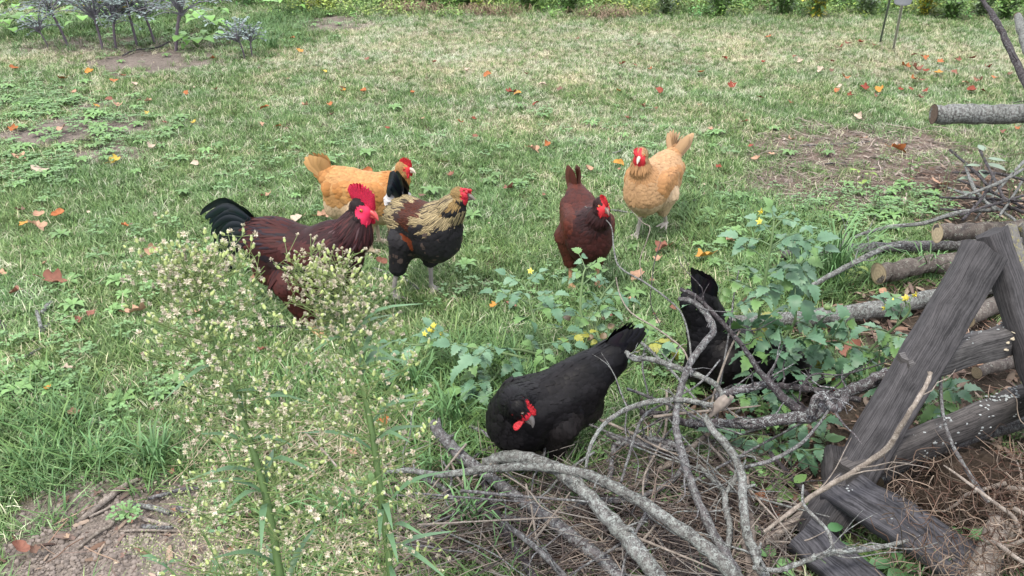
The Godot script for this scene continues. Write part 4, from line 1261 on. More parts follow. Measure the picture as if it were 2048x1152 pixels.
# surface nets over the bones, added to b; fills reg and flow for each new vertex
func skin(b: MB, bones: Array, cell: float, reg: PackedInt32Array, flow: PackedVector3Array):
	var lo := Vector3(9, 9, 9)
	var hi := -lo
	for o in bones:
		var r: float = maxf(o[2], o[3]) + cell * 3.0
		for k in 2:
			lo = lo.min(o[k] - Vector3(r, r, r))
			hi = hi.max(o[k] + Vector3(r, r, r))
	var nx := int((hi.x - lo.x) / cell) + 2
	var ny := int((hi.y - lo.y) / cell) + 2
	var nz := int((hi.z - lo.z) / cell) + 2
	var f := PackedFloat32Array()
	f.resize(nx * ny * nz)
	f.fill(0.05)
	for o in bones:
		var r: float = maxf(o[2], o[3]) + maxf(o[6], cell * 2.0)
		var l: Vector3 = (o[0].min(o[1]) - Vector3(r, r, r) - lo) / cell
		var h: Vector3 = (o[0].max(o[1]) + Vector3(r, r, r) - lo) / cell
		var a: Vector3 = o[0]
		var e: Vector3 = o[1]
		var soft: float = o[6]
		for k in range(maxi(int(l.z), 0), mini(int(h.z) + 2, nz)):
			for j in range(maxi(int(l.y), 0), mini(int(h.y) + 2, ny)):
				var at := (k * ny + j) * nx
				for i in range(maxi(int(l.x), 0), mini(int(h.x) + 2, nx)):
					var d := bone_dist(lo + Vector3(i, j, k) * cell, a, e, o[2], o[3], o[4])
					var was := f[at + i]
					var m := maxf(soft - absf(d - was), 0.0) / soft
					f[at + i] = minf(d, was) - m * m * soft * 0.25
	var id := PackedInt32Array()
	id.resize(nx * ny * nz)
	id.fill(-1)
	var first := b.v.size()
	var step := [0, 1, nx, nx + 1, nx * ny, nx * ny + 1, nx * ny + nx, nx * ny + nx + 1]
	var edges := [[0, 1], [2, 3], [4, 5], [6, 7], [0, 2], [1, 3], [4, 6], [5, 7], [0, 4], [1, 5], [2, 6], [3, 7]]
	var corner := []
	for c in 8: corner.append(Vector3(c & 1, (c >> 1) & 1, (c >> 2) & 1))
	for k in nz - 1:
		for j in ny - 1:
			var at := (k * ny + j) * nx
			for i in nx - 1:
				var q := at + i
				var s := 0
				if f[q] < 0.0: s += 1
				if f[q + 1] < 0.0: s += 1
				if f[q + nx] < 0.0: s += 1
				if f[q + nx + 1] < 0.0: s += 1
				if f[q + step[4]] < 0.0: s += 1
				if f[q + step[5]] < 0.0: s += 1
				if f[q + step[6]] < 0.0: s += 1
				if f[q + step[7]] < 0.0: s += 1
				if s == 0 or s == 8: continue
				var sum := Vector3.ZERO
				var n := 0
				for e in edges:
					var fa := f[q + step[e[0]]]
					var fb := f[q + step[e[1]]]
					if (fa < 0.0) != (fb < 0.0):
						sum += corner[e[0]].lerp(corner[e[1]], fa / (fa - fb))
						n += 1
				id[q] = b.v.size()
				b.vert(lo + (Vector3(i, j, k) + sum / n) * cell, Vector3.ZERO)
	for k in range(1, nz - 1):
		for j in range(1, ny - 1):
			for i in range(1, nx - 1):
				var q := (k * ny + j) * nx + i
				var inside := f[q] < 0.0
				var offs := [[1, nx, nx * ny], [nx, nx * ny, 1], [nx * ny, 1, nx]]
				for o in offs:
					if inside == (f[q + o[0]] < 0.0): continue
					var u: int = o[1]
					var w: int = o[2]
					if id[q] < 0 or id[q - u] < 0 or id[q - w] < 0 or id[q - u - w] < 0: continue
					if inside: b.quad(id[q], id[q - u], id[q - u - w], id[q - w])
					else: b.quad(id[q], id[q - w], id[q - u - w], id[q - u])
	for i in range(first, b.v.size()):
		var best := 9.0
		var rg := 0
		var fl := Vector3.ZERO
		var p := b.v[i]
		for o in bones:
			var d := bone_dist(p, o[0], o[1], o[2], o[3], o[4])
			if d < best:
				best = d
				rg = o[5]
			var w := 1.0 / pow(maxf(d, 0.0) + 0.012, 3.0)
			fl += (o[0] - o[1]).normalized() * w
		reg.append(rg)
		flow.append(fl.normalized())


# one feather one metre long along x, lying in xz, rounded or pointed
func feather(pointed: bool, streaked := false, lace := 0.8) -> ArrayMesh:
	var b := MB.new()
	var w := [0.10, 0.24, 0.30, 0.27, 0.04] if not pointed else [0.08, 0.12, 0.12, 0.075, 0.006]
	b.ribbon([Vector3(0, 0, 0), Vector3(0.25, 0.035, 0), Vector3(0.55, 0.04, 0), Vector3(0.85, 0.0, 0), Vector3(1.0, -0.04, 0)], w, Vector3.UP, 0.2, Color.WHITE, Color.WHITE, 1.0)
	for i in 15:   # a darker root and rim, a paler band before the tip
		var row := int(i / 3.0)
		var t: float = [0.7, 0.8, 0.92, 1.0, lace][row]
		if i % 3 != 1: t *= lace
		if streaked: t = (0.12 if row > 1 else 0.3) if i % 3 == 1 else 1.05
		b.c[i] = Color(t, t, t)
	return b.mesh()


var plume_round: ArrayMesh
var plume_laced: ArrayMesh
var plume_painted_sheen: ArrayMesh
var plume_point: ArrayMesh
var plume_streak: ArrayMesh


# base colour and kind of feather at p: [colour, length, width factor, pointed, lift]
func plumage(look: String, p: Vector3, rg: int, n: Vector3) -> Array:
	var v := rr(0.86, 1.14) if look.begins_with("buff") or look == "ameraucana" else rr(0.7, 1.35)
	var z := absf(p.z)
	match look:
		"buff", "buff_pale":
			var c := Color(0.43, 0.228, 0.088)
			if look == "buff_pale": c = Color(0.43, 0.262, 0.138)
			if rg == NECK: c = c * Color(1.06, 0.88, 0.68) if look == "buff" else c * Color(1.05, 0.94, 0.82)
			elif rg == WING: c = c * Color(0.92, 0.78, 0.62)
			elif rg == FLUFF or rg == THIGH or p.y < 0.19: c = Color(0.48, 0.35, 0.225)
			elif rg == RUMP: c = c * Color(0.95, 0.85, 0.75)
			if rg == NECK or rg == HEAD: return [c * v, 0.034, 0.75, true, 0.10]
			return [c * v, 0.024 if rg == FLUFF else 0.040 if rg == RUMP else 0.036 if rg == WING else 0.026, 0.9, false, 0.09]
		"red":
			var c := Color(0.048, 0.0095, 0.0062)
			if rg == NECK or rg == HEAD: return [Color(0.022, 0.0058, 0.0065).lerp(c, 0.25 if rng.randf() < 0.2 else 0.0) * v, 0.036, 0.8, true, 0.10]
			if rg == WING or rg == RUMP: c = Color(0.062, 0.0135, 0.0075)
			if rg == BODY and p.x > 0.03: c = Color(0.035, 0.0085, 0.0075)
			if rg == FLUFF or rg == THIGH: c = Color(0.056, 0.015, 0.0095)
			return [c * v, 0.042 if rg == RUMP else 0.030, 0.9, false, 0.09]
		"dark_red":
			if rg == HEAD: return [Color(0.016, 0.007, 0.009) * v, 0.025, 0.9, true, 0.08]
			if rg == NECK:
				var c := Color(0.025, 0.0048, 0.0070)
				if rng.randf() < 0.25: c = Color(0.055, 0.012, 0.013)
				if rng.randf() < 0.06: c = Color(0.09, 0.05, 0.055)
				return [c * v, 0.062, 0.5, true, 0.07]
			if rg == RUMP or (p.x < -0.05 and n.y > 0.35):
				var c := Color(0.042, 0.0075, 0.0070)
				if rng.randf() < 0.35: c = Color(0.016, 0.009, 0.016)
				return [c * v, 0.085, 0.5, true, 0.06]
			if rg == WING:
				var c := Color(0.038, 0.007, 0.0065) if p.y > 0.27 else Color(0.014, 0.008, 0.014)
				return [c * v, 0.045, 1.0, false, 0.08]
			if rg == THIGH or rg == FLUFF: return [Color(0.040, 0.0078, 0.0065) * v, 0.034, 1.0, false, 0.13]
			return [Color(0.022, 0.005, 0.0058) * v, 0.038, 1.0, false, 0.10]
		"ameraucana":
			var w := hills.get_noise_3dv(p * 30.0) * 0.022
			var y := p.y + w
			var x := p.x + w * 0.8
			var cream := Color(0.46, 0.365, 0.20) if rng.randf() < 0.8 else Color(0.09, 0.065, 0.045)
			var dark := Color(0.014, 0.013, 0.016) if rng.randf() < 0.93 else Color(0.07, 0.05, 0.045)
			var rust := Color(0.095, 0.021, 0.008)
			if rg == HEAD or (rg == NECK and p.y > 0.335 and n.x > 0.35):
				return [(Color(0.36, 0.235, 0.09) if n.y > 0.25 and p.x < 0.178 else dark) * v, 0.022, 0.9, true, 0.10]
			if rg == NECK:
				if y < 0.285 or (n.x > 0.6 and y < 0.31): return [dark * v, 0.045, 0.7, true, 0.08]
				return [cream * v, 0.058, 0.48, true, 0.035]
			if rg == THIGH or rg == FLUFF: return [dark * v, 0.032, 1.0, false, 0.12]
			if rg == RUMP:
				if p.y > 0.30: return [Color(0.42, 0.41, 0.41) * v, 0.035, 1.2, false, 0.5]
				return [cream * v, 0.066, 0.40, true, 0.06]
			if x < -0.055: return [(cream if y > 0.215 else dark) * v, 0.060, 0.55, true, 0.06] if y > 0.215 else [dark * v, 0.032, 1.0, false, 0.12]
			if x < 0.055:
				if y > 0.262: return [rust * v, 0.042, 0.7, true, 0.07]
				if y < 0.240 and y > 0.192 and x < 0.04: return [rust * 1.9 * v, 0.034, 1.0, false, 0.1]
				return [dark * v, 0.034, 1.0, false, 0.1]
			if y > 0.300: return [cream * v, 0.050, 0.48, true, 0.035]
			return [dark * v, 0.032, 1.0, false, 0.12]
	# black, with a trace of brown
	var c := Color(0.0056, 0.0054, 0.0068)
	if rg == WING or rg == BODY: c = Color(0.0062, 0.0056, 0.0066)
	if rg == FLUFF or rg == THIGH: c = Color(0.0100, 0.0085, 0.0090)
	if rg == NECK or rg == HEAD: return [Color(0.006, 0.0056, 0.0072) * v, 0.034, 0.8, true, 0.08]
	return [c * rr(0.6, 1.6), 0.048 if rg == RUMP else 0.032, 0.9, false, 0.10]


func drop_poly(len: float, wid: float) -> PackedVector2Array:
	var p := PackedVector2Array()
	for i in 14:
		var a := TAU * i / 14.0
		var y := -0.5 * len + 0.5 * len * cos(a)
		var w := sin(a) * wid * 0.5 * (0.62 - 0.38 * cos(a))
		p.append(Vector2(w, y))
	return p


func chicken(n: String, label: String, at: Vector3, yaw: float, s: Dictionary) -> Node3D:
	var o := thing(n, label, "rooster" if n == "rooster" else "hen", at, yaw)
	var k: float = s.get("scale", 1.0)
	o.scale = Vector3.ONE * k
	var drop: float = s.get("drop", 0.0)   # crouching: the body comes down over its feet
	o.position.y -= drop * k
	var look: String = s.look
	var H: Vector3 = s.head
	var f: Vector3 = s.gaze.normalized()
	var crown := Vector3.UP
	if s.has("crown"):   # a head turned about: where it looks and where its crown points, in the garden's own axes
		f = s.gaze.rotated(Vector3.UP, -yaw).normalized()
		crown = s.crown.rotated(Vector3.UP, -yaw)
	var r := f.cross(crown).normalized()
	var u := r.cross(f).normalized()
	var hs: float = s.get("head_scale", 1.0)
	var N0: Vector3 = s.get("neck0", Vector3(0.075, 0.275, 0))
	var N1: Vector3 = s.get("neck1", N0.lerp(H, 0.5) + Vector3(0.012, 0.0, 0))
	var T: Vector3 = s.get("tail", Vector3(-0.185, 0.325, 0))
	var R: Vector3 = s.get("rump", Vector3(-0.105, 0.262, 0))
	var B: Vector3 = s.get("breast", Vector3(0.06, 0.235, 0))
	var fat: float = s.get("fat", 0.94)
	var nk: float = s.get("neck_fat", 1.0)
	var bones := [
		[B, R, 0.092 * fat, 0.080 * fat, 0.88, BODY, 0.035],
		[B + Vector3(-0.01, -0.035, 0), R + Vector3(0.03, -0.055, 0), 0.074 * fat, 0.068 * fat, 0.88, BODY, 0.035],
		[R + Vector3(0.01, 0.01, 0), T, 0.066 * fat, s.get("tail_root", 0.028), 0.8, RUMP, 0.04],
		[R + Vector3(0.0, -0.06, 0), R + Vector3(-0.03, -0.075, 0), 0.068 * fat, 0.056 * fat, 0.9, FLUFF, 0.04],
		[N1, N0, 0.034 * nk, 0.056 * nk, 1.0, NECK, 0.03],
		[N0, B, 0.058 * nk, 0.085 * fat, 0.9, BODY, 0.03],
		[H - f * 0.008 * hs - u * 0.006, N1, 0.022 * hs, 0.034 * nk, 1.0, NECK, 0.018]]
	for sd in [-1.0, 1.0]:
		bones.append([B + Vector3(-0.015, 0.03, 0.070 * sd * fat), R + Vector3(-0.035, 0.012, 0.052 * sd * fat), 0.046, 0.026, 0.5, WING, 0.015])
	var legs: Array = s.get("legs", [[Vector3(-0.02, 0.2, -0.05), Vector3(0.0, 0.115, -0.052), Vector3(0.01, 0, -0.052)], [Vector3(-0.02, 0.2, 0.05), Vector3(0.0, 0.115, 0.052), Vector3(0.01, 0, 0.052)]])
	for g in legs: g[2].y += drop
	for g in legs:
		bones.append([g[0], g[1], s.get("thigh", 0.056), 0.024, 1.0, THIGH, 0.03])
	var b := MB.new()
	var reg := PackedInt32Array()
	var flow := PackedVector3Array()
	skin(b, bones, 0.0085, reg, flow)
	var trunk_tris := b.ix.size()
	# the head, finer
	var skull := [[H - f * 0.012 * hs, H + f * 0.010 * hs - u * 0.003, 0.024 * hs, 0.018 * hs, 1.0, HEAD, 0.012], [H - f * 0.014 * hs - u * 0.012, N1.lerp(H, 0.6), 0.022 * hs, 0.030 * hs, 1.0, HEAD, 0.015]]
	var head_first := b.v.size()
	skin(b, skull, 0.0042, reg, flow)
	var head_tris := b.ix.size()
	# shanks and toes, finer still
	var leg_col: Color = s.get("leg_colour", Color(0.42, 0.30, 0.16))
	for g in legs:
		var ankle: Vector3 = g[2] + Vector3(0, 0.014, 0)
		var toes := [[g[1] + Vector3(0, 0.02, 0), ankle, 0.0095, 0.0075, 1.0, SHANK, 0.006]]
		var fw: float = s.get("toe_turn", 0.0)
		for a in [-0.5, 0.0, 0.5]:
			var d := Vector3(cos(a + fw), 0, sin(a + fw))
			var m: Vector3 = ankle + d * 0.026 + Vector3(0, -0.004, 0)
			toes.append([ankle, m, 0.0072, 0.0058, 1.0, SHANK, 0.005])
			toes.append([m, m + d * 0.022 + Vector3(0, -0.005, 0), 0.0056, 0.0035, 1.0, SHANK, 0.004])
		toes.append([ankle, ankle + Vector3(-cos(fw), -0.3, -sin(fw)) * 0.022, 0.006, 0.0035, 1.0, SHANK, 0.005])
		skin(b, toes, 0.0036, reg, flow)
	b.smooth()
	var outward := 0.0
	for i in b.v.size(): outward += b.n[i].dot(b.v[i] - (B + R) * 0.5)
	if outward < 0.0:
		for i in b.n.size(): b.n[i] = -b.n[i]
	var eyes := []
	var comb: Array = s.comb   # [back, front, height, points, lean, kind]
	for sd in [-1.0, 1.0]: eyes.append(H + f * 0.006 * hs + u * 0.005 * hs + r * sd * 0.0195 * hs)
	var red: Color = s.get("red", Color(0.62, 0.035, 0.05))
	var faced: float = s.get("face", 0.0095) * hs
	# feathers
	var rnd := Scatter.new()
	var pnt := Scatter.new()
	var sure := func(p: Vector3) -> bool:
		var q: Vector3 = p - H
		if q.length() < 0.05 * hs:
			for e in eyes:
				if p.distance_to(e - u * 0.004 * hs + f * 0.003 * hs) < faced: return false
			if q.dot(f) > 0.014 * hs: return false
			if comb[5] == "single" and q.dot(u) > 0.010 * hs and absf(q.dot(r)) < 0.007 * hs and q.dot(f) > -0.012: return false
		return true
	for i in b.v.size():
		var c := Color(0.1, 0.1, 0.1)
		if reg[i] == SHANK: c = leg_col * (0.85 + 0.3 * absf(sin(b.v[i].y * 900.0)))
		else:
			c = plumage(look, b.v[i], reg[i], b.n[i])[0] * 0.8
			if not sure.call(b.v[i]): c = red * 0.9
		b.c[i] = c
	part("body", b.mesh(), M.black_feather if look == "black" else M.feather, o)
	for t in range(0, head_tris, 3):
		var i0 := b.ix[t]
		var i1 := b.ix[t + 1]
		var i2 := b.ix[t + 2]
		var area := (b.v[i1] - b.v[i0]).cross(b.v[i2] - b.v[i0]).length() * 0.5
		var rg := reg[i0]
		var dens := 19000.0
		if rg == NECK: dens = 30000.0
		if t >= trunk_tris: dens = 42000.0
		if rg == SHANK: continue
		var want := area * dens
		var m := int(want) + (1 if rng.randf() < want - int(want) else 0)
		for q in m:
			var a := rng.randf()
			var e := rng.randf()
			if a + e > 1.0:
				a = 1.0 - a
				e = 1.0 - e
			var p := b.v[i0] + (b.v[i1] - b.v[i0]) * a + (b.v[i2] - b.v[i0]) * e
			if not sure.call(p): continue
			var nn := b.n[i0]
			var fl := flow[i0]
			if rg != NECK and rg != HEAD: fl = Vector3(-1, -0.18, 0) if rg == BODY or rg == WING else Vector3(-0.55, -0.75, 0) if rg == FLUFF else Vector3(-0.25, -1, 0) if rg == THIGH else Vector3(-1, 0.25, 0)
			else:
				fl = -fl if (fl.dot(N0 - H) < 0) else fl
			if rg == RUMP and nn.y < 0.75 and (look == "dark_red" or look == "ameraucana"): fl = Vector3(-0.7, -0.7, 0)
			fl = (fl - nn * fl.dot(nn)).normalized()
			if fl.length() < 0.5: continue
			var w := plumage(look, p, rg, nn)
			var l: float = w[1] * rr(0.8, 1.15)
			if t >= trunk_tris: l = minf(l, 0.013)
			elif (p - H).length() < 0.045 * hs: l = minf(l, 0.022)
			var tilt: float = w[4] * rr(0.4, 1.6)
			fl = (fl + nn.cross(fl) * rr(-0.16, 0.16)).normalized()
			var bs := turn_to(fl * cos(tilt) + nn * sin(tilt), nn)
			var tr := Transform3D(Basis(bs.x * l, bs.y * l, bs.z * l * w[2]), p - fl * l * 0.35 + nn * 0.001)
			if w[3]: pnt.put(tr, w[0])
			else: rnd.put(tr, w[0])
	var fm: StandardMaterial3D = M.black_feather if look == "black" else M.feather
	stuff("plumage", rnd, plume_painted_sheen if look == "black" else plume_laced if look == "red" or look == "dark_red" else plume_round, fm, "", "", o)
	stuff("hackles", pnt, plume_streak if look == "ameraucana" else plume_point, fm, "", "", o)
	# beak, comb, wattles, eyes
	var horn: Color = s.get("horn", Color(0.45, 0.33, 0.2))
	var bk := MB.new()
	bk.tube(spline([H + f * 0.012 * hs, H + f * 0.028 * hs + u * 0.001, H + f * 0.040 * hs - u * 0.005 * hs, H + f * 0.047 * hs - u * 0.013 * hs], 3), lerp_list([0.011 * hs, 0.0078 * hs, 0.0048 * hs, 0.0008], 3), 8, horn)
	bk.tube([H + f * 0.012 * hs - u * 0.008 * hs, H + f * 0.028 * hs - u * 0.009 * hs, H + f * 0.039 * hs - u * 0.011 * hs], [0.010 * hs, 0.007 * hs, 0.001], 8, horn * 0.8)
	part("beak", bk.mesh(), M.horn, o)
	for e in eyes:
		var em := MB.new()
		em.ball(e, Vector3.ONE * 0.0045 * hs, 8, 10, s.get("iris", Color(0.45, 0.14, 0.02)))
		em.ball(e + (e - H + f * -0.004).normalized() * 0.0030 * hs, Vector3.ONE * 0.0024 * hs, 6, 8, Color(0.004, 0.004, 0.004))
		part("eye", em.mesh(), M.eye, o)
	var cb := MB.new()
	if comb[5] == "single":
		var poly := PackedVector2Array()
		var np: int = comb[3]
		poly.append(Vector2(comb[1], 0.010 * hs))
		poly.append(Vector2(comb[1] + 0.002, 0.018 * hs))
		for i in np:
			var t := (i + 0.5) / np
			var x := lerpf(comb[1], comb[0], t)
			var h: float = 0.016 * hs + comb[2] * (0.42 + 0.58 * sin(PI * (0.15 + 0.75 * t)))
			var dx: float = absf(comb[1] - comb[0]) / np
			poly.append(Vector2(x - dx * 0.18, h))
			poly.append(Vector2(x - dx * 0.30, h * 0.97))
			if i < np - 1: poly.append(Vector2(x - dx * 0.52, 0.016 * hs + (h - 0.016 * hs) * 0.46))
		poly.append(Vector2(comb[0] - 0.004, 0.020 * hs + comb[2] * 0.25))
		poly.append(Vector2(comb[0] + 0.012, 0.012 * hs))
		cb.plate(poly, H, f, (u + r * comb[4]).normalized(), 0.0042 * hs, red)
		for i in cb.v.size():
			cb.v[i] += r * 0.0035 * hills.get_noise_3dv(cb.v[i] * 40.0)
			cb.c[i] = red * (1.0 + 0.35 * hills.get_noise_3dv(cb.v[i] * 55.0))
	else:
		for i in 22:
			var t := rng.randf()
			var sd := rng.randi_range(-1, 1)
			cb.ball(H + f * lerpf(comb[0], comb[1], t) + u * (0.020 - absf(sd) * 0.004) * hs + r * sd * 0.009, Vector3(rr(0.005, 0.008), rr(0.004, 0.007), rr(0.004, 0.006)) * hs, 6, 8, red * rr(0.85, 1.1))
		for sd in [-1.0, 1.0]: cb.ball(H + f * 0.012 * hs + r * sd * 0.015 * hs + u * 0.004, Vector3(0.017, 0.013, 0.006) * hs, 8, 10, red, Basis(f, u, r))
	part("comb", cb.mesh(), M.flesh, o)
	var wl: float = s.get("wattle", 0.025)
	if wl > 0.0:
		for sd in [-1.0, 1.0]:
			var wm := MB.new()
			var ax: Vector3 = (f + r * sd * 0.35).normalized()
			wm.plate(drop_poly(wl, wl * 0.72), H + f * 0.020 * hs - u * 0.010 * hs + r * sd * 0.009 * hs, ax, (u - r * sd * 0.25).normalized(), 0.0035, red)
			for i in wm.c.size(): wm.c[i] = red * (1.0 + 0.3 * hills.get_noise_3dv(wm.v[i] * 60.0))
			part("wattle", wm.mesh(), M.flesh, o)
		for sd in [-1.0, 1.0]:
			var lm := MB.new()
			lm.ball(H - f * 0.008 * hs - u * 0.009 * hs + r * sd * 0.021 * hs, Vector3(0.006, 0.009, 0.003) * hs, 6, 8, red, Basis(f, u, r))
			part("earlobe", lm.mesh(), M.flesh, o)
	# folded flight feathers
	var wc: Color = s.wing
	for sd in [-1.0, 1.0]:
		var wm := MB.new()
		for i in 11:
			var t := i / 10.0
			var root := B + Vector3(-0.035 - 0.055 * t + rr(-0.008, 0.008), 0.050 - 0.042 * t, (0.078 * fat) * sd)
			var tip := R + Vector3(-0.072 + 0.06 * t, 0.034 - 0.050 * t, (0.046 + 0.018 * t) * fat * sd)
			var mid := root.lerp(tip, 0.5) + Vector3(0, -0.003, (0.0165 - 0.004 * t) * fat * sd)
			var cc := wc * rr(0.75, 1.25)
			wm.ribbon(spline([root, mid, tip], 3), lerp_list([0.010, 0.0125, 0.004], 3), Vector3(-0.1, 0.35, sd), 0.25, cc, cc * 0.85, 0.85)
		part("wing", wm.mesh(), fm, o)
	# tail
	var tc: Color = s.tail_colour
	var tm: StandardMaterial3D = M.gloss_feather if s.tail_kind == "sickle" else fm
	if s.tail_kind == "fan":
		var td: Vector3 = s.get("tail_dir", Vector3(-0.62, 0.78, 0)).normalized()
		var tl: float = s.get("tail_len", 0.135)
		for i in 12:
			var sd := -1.0 if i % 2 else 1.0
			var q := int(i / 2)
			var side := Vector3(0, 0, sd)
			var ang: float = (-0.42 + 0.17 * q) * s.get("fan", 1.0)
			var dir := td.rotated(Vector3(0, 0, 1), ang)
			dir = (dir + side * (0.06 + 0.07 * (5 - q)) * s.get("splay", 1.0)).normalized()
			var l := tl * (0.82 + 0.07 * q) * rr(0.95, 1.05)
			if q == 5: l *= 0.92
			var base := T + Vector3(0.02, -0.012, 0) + side * (0.006 + 0.002 * q)
			var bendv := Vector3(-1, 0.0, 0) * l * 0.10
			var tb := MB.new()
			var cc := tc * rr(0.8, 1.2)
			tb.ribbon(spline([base - dir * 0.03, base + dir * l * 0.35, base + dir * l * 0.75 + bendv * 0.4, base + dir * l + bendv], 3), lerp_list([0.011, 0.020, 0.020, 0.004], 3), (side + Vector3(0.7, 0.35, 0) * (0.4 + s.get("splay", 1.0))).normalized(), 0.3, cc * 0.9, cc, 0.85)
			part("tail_feather", tb.mesh(), tm, o)
	else:
		for S in s.sickles:   # [rise, reach, drop, side, width, shade]
			var tb := MB.new()
			var base := T + Vector3(0.03, -0.02, S[3] * 0.2)
			var p := spline([base, base + Vector3(-S[1] * 0.16, S[0] * 0.62, S[3] * 0.5), base + Vector3(-S[1] * 0.5, S[0], S[3]), base + Vector3(-S[1] * 0.85, S[0] * 0.85 - S[2] * 0.35, S[3] * 1.15), base + Vector3(-S[1], S[0] - S[2], S[3] * 1.2)], 4)
			var cc: Color = tc * S[5] * rr(0.8, 1.25)
			tb.ribbon(p, lerp_list([0.007, S[4], S[4] * 1.05, S[4] * 0.8, 0.002], 4), Vector3(0.1, 0.15, 1.0 if S[3] >= 0 else -1.0), 0.3, cc * 0.7, cc, 0.9)
			part("tail_feather", tb.mesh(), tm, o)
	return o


func toward(hx: float, hz: float) -> float:
	return atan2(-hz, hx)


func make_chickens():
	plume_round = feather(false, false, 0.92)
	plume_laced = feather(false, false, 1.25)
	plume_painted_sheen = feather(false, false, 1.7)  # brighter rims: the sheen of black plumage painted into the vertex colours
	plume_point = feather(true)
	plume_streak = feather(true, true)
	var black := Color(0.012, 0.0115, 0.014)
	# the two buff hens
	chicken("hen", "buff hen facing the camera with raised fan tail, standing alone at the right", G(1296, 472), toward(-0.60, 0.80), {
		"look": "buff_pale", "head": Vector3(0.135, 0.405, -0.005), "neck1": Vector3(0.118, 0.345, 0.0), "gaze": Vector3(1, -0.30, -0.25), "comb": [-0.016, 0.030, 0.020, 5, 0.9, "single"], "wattle": 0.020,
		"wing": Color(0.35, 0.21, 0.105), "tail_colour": Color(0.46, 0.30, 0.17), "tail_kind": "fan", "splay": 1.15, "tail_dir": Vector3(-0.66, 0.75, 0), "tail_len": 0.12, "leg_colour": Color(0.36, 0.33, 0.29), "fat": 0.99, "horn": Color(0.5, 0.44, 0.36),
		"legs": [[Vector3(-0.02, 0.2, -0.05), Vector3(-0.02, 0.13, -0.05), Vector3(-0.06, 0.04, -0.05)], [Vector3(-0.02, 0.2, 0.04), Vector3(0.0, 0.11, 0.035), Vector3(0.035, 0, 0.035)]]})
	chicken("hen", "buff hen in profile walking right behind the two roosters", G(747, 496), toward(0.98, 0.16), {
		"scale": 0.99,
		"look": "buff", "head": Vector3(0.170, 0.378, 0.03), "neck0": Vector3(0.09, 0.275, 0), "neck1": Vector3(0.142, 0.325, 0.02), "gaze": Vector3(1, -0.10, 0.2), "comb": [-0.020, 0.030, 0.032, 6, 0.1, "single"], "wattle": 0.026,
		"wing": Color(0.38, 0.20, 0.07), "tail_colour": Color(0.46, 0.27, 0.11), "tail_kind": "fan", "tail_dir": Vector3(-0.45, 0.89, 0), "tail_len": 0.10, "splay": 0.5, "fat": 1.02, "leg_colour": Color(0.4, 0.32, 0.24), "horn": Color(0.5, 0.42, 0.34), "neck_fat": 1.0})
	# the dark red hen
	chicken("hen", "mahogany red hen walking towards the camera, beyond the tomato plant", G(1166, 570), toward(0.16, 0.98), {
		"look": "red", "head": Vector3(0.135, 0.382, -0.022), "neck1": Vector3(0.118, 0.330, -0.015), "gaze": Vector3(1, -0.18, -0.30), "comb": [-0.020, 0.030, 0.028, 6, 0.05, "single"], "wattle": 0.028,
		"wing": Color(0.085, 0.020, 0.011), "tail_colour": Color(0.075, 0.022, 0.014), "tail_kind": "fan", "tail_dir": Vector3(-0.5, 0.87, 0), "tail_len": 0.108, "splay": 0.3, "leg_colour": Color(0.38, 0.22, 0.13), "horn": Color(0.15, 0.10, 0.08)})
	# the big dark rooster
	var sick := []
	for i in 34:
		var sd := -1.0 if i % 2 else 1.0
		var t := i / 33.0
		sick.append([lerpf(0.092, -0.03, t) + rr(-0.012, 0.012), lerpf(0.19, 0.10, t) * rr(0.85, 1.1) * (1.18 if i < 2 else 1.0), lerpf(0.055, 0.13, t) * rr(0.8, 1.2), sd * (0.008 + 0.036 * t), rr(0.009, 0.0155), rr(0.4, 1.4)])
	chicken("rooster", "dark red rooster with tall serrated comb and black green sickle tail, behind the flowering weed", G(634, 650), toward(0.93, 0.36), {
		"scale": 1.07, "look": "dark_red", "head": Vector3(0.200, 0.432, -0.03), "neck0": Vector3(0.095, 0.285, 0), "neck1": Vector3(0.165, 0.355, -0.012), "breast": Vector3(0.07, 0.245, 0), "rump": Vector3(-0.115, 0.265, 0), "gaze": Vector3(1, -0.24, 0.14), "head_scale": 1.2,
		"comb": [-0.060, 0.040, 0.062, 9, 0.05, "single"], "wattle": 0.040, "face": 0.018, "wing": Color(0.020, 0.007, 0.009), "tail_colour": Color(0.0050, 0.0105, 0.0130), "tail_kind": "sickle", "sickles": sick, "red": Color(0.70, 0.030, 0.095),
		"leg_colour": Color(0.40, 0.24, 0.13), "horn": Color(0.42, 0.05, 0.05), "neck_fat": 1.45, "fat": 1.02, "tail": Vector3(-0.205, 0.315, 0),
		"legs": [[Vector3(-0.06, 0.2, -0.055), Vector3(-0.05, 0.115, -0.058), Vector3(-0.06, 0, -0.06)], [Vector3(-0.03, 0.18, 0.055), Vector3(0.0, 0.075, 0.055), Vector3(0.03, 0, 0.055)]]})
	# the bearded rooster in gold, red and black
	sick = []
	for i in 12:
		var sd := -1.0 if i % 2 else 1.0
		var t := i / 11.0
		sick.append([lerpf(0.125, 0.08, t), lerpf(0.06, 0.03, t), lerpf(0.04, 0.03, t), sd * (0.008 + 0.022 * t), 0.016, rr(0.6, 1.2)])
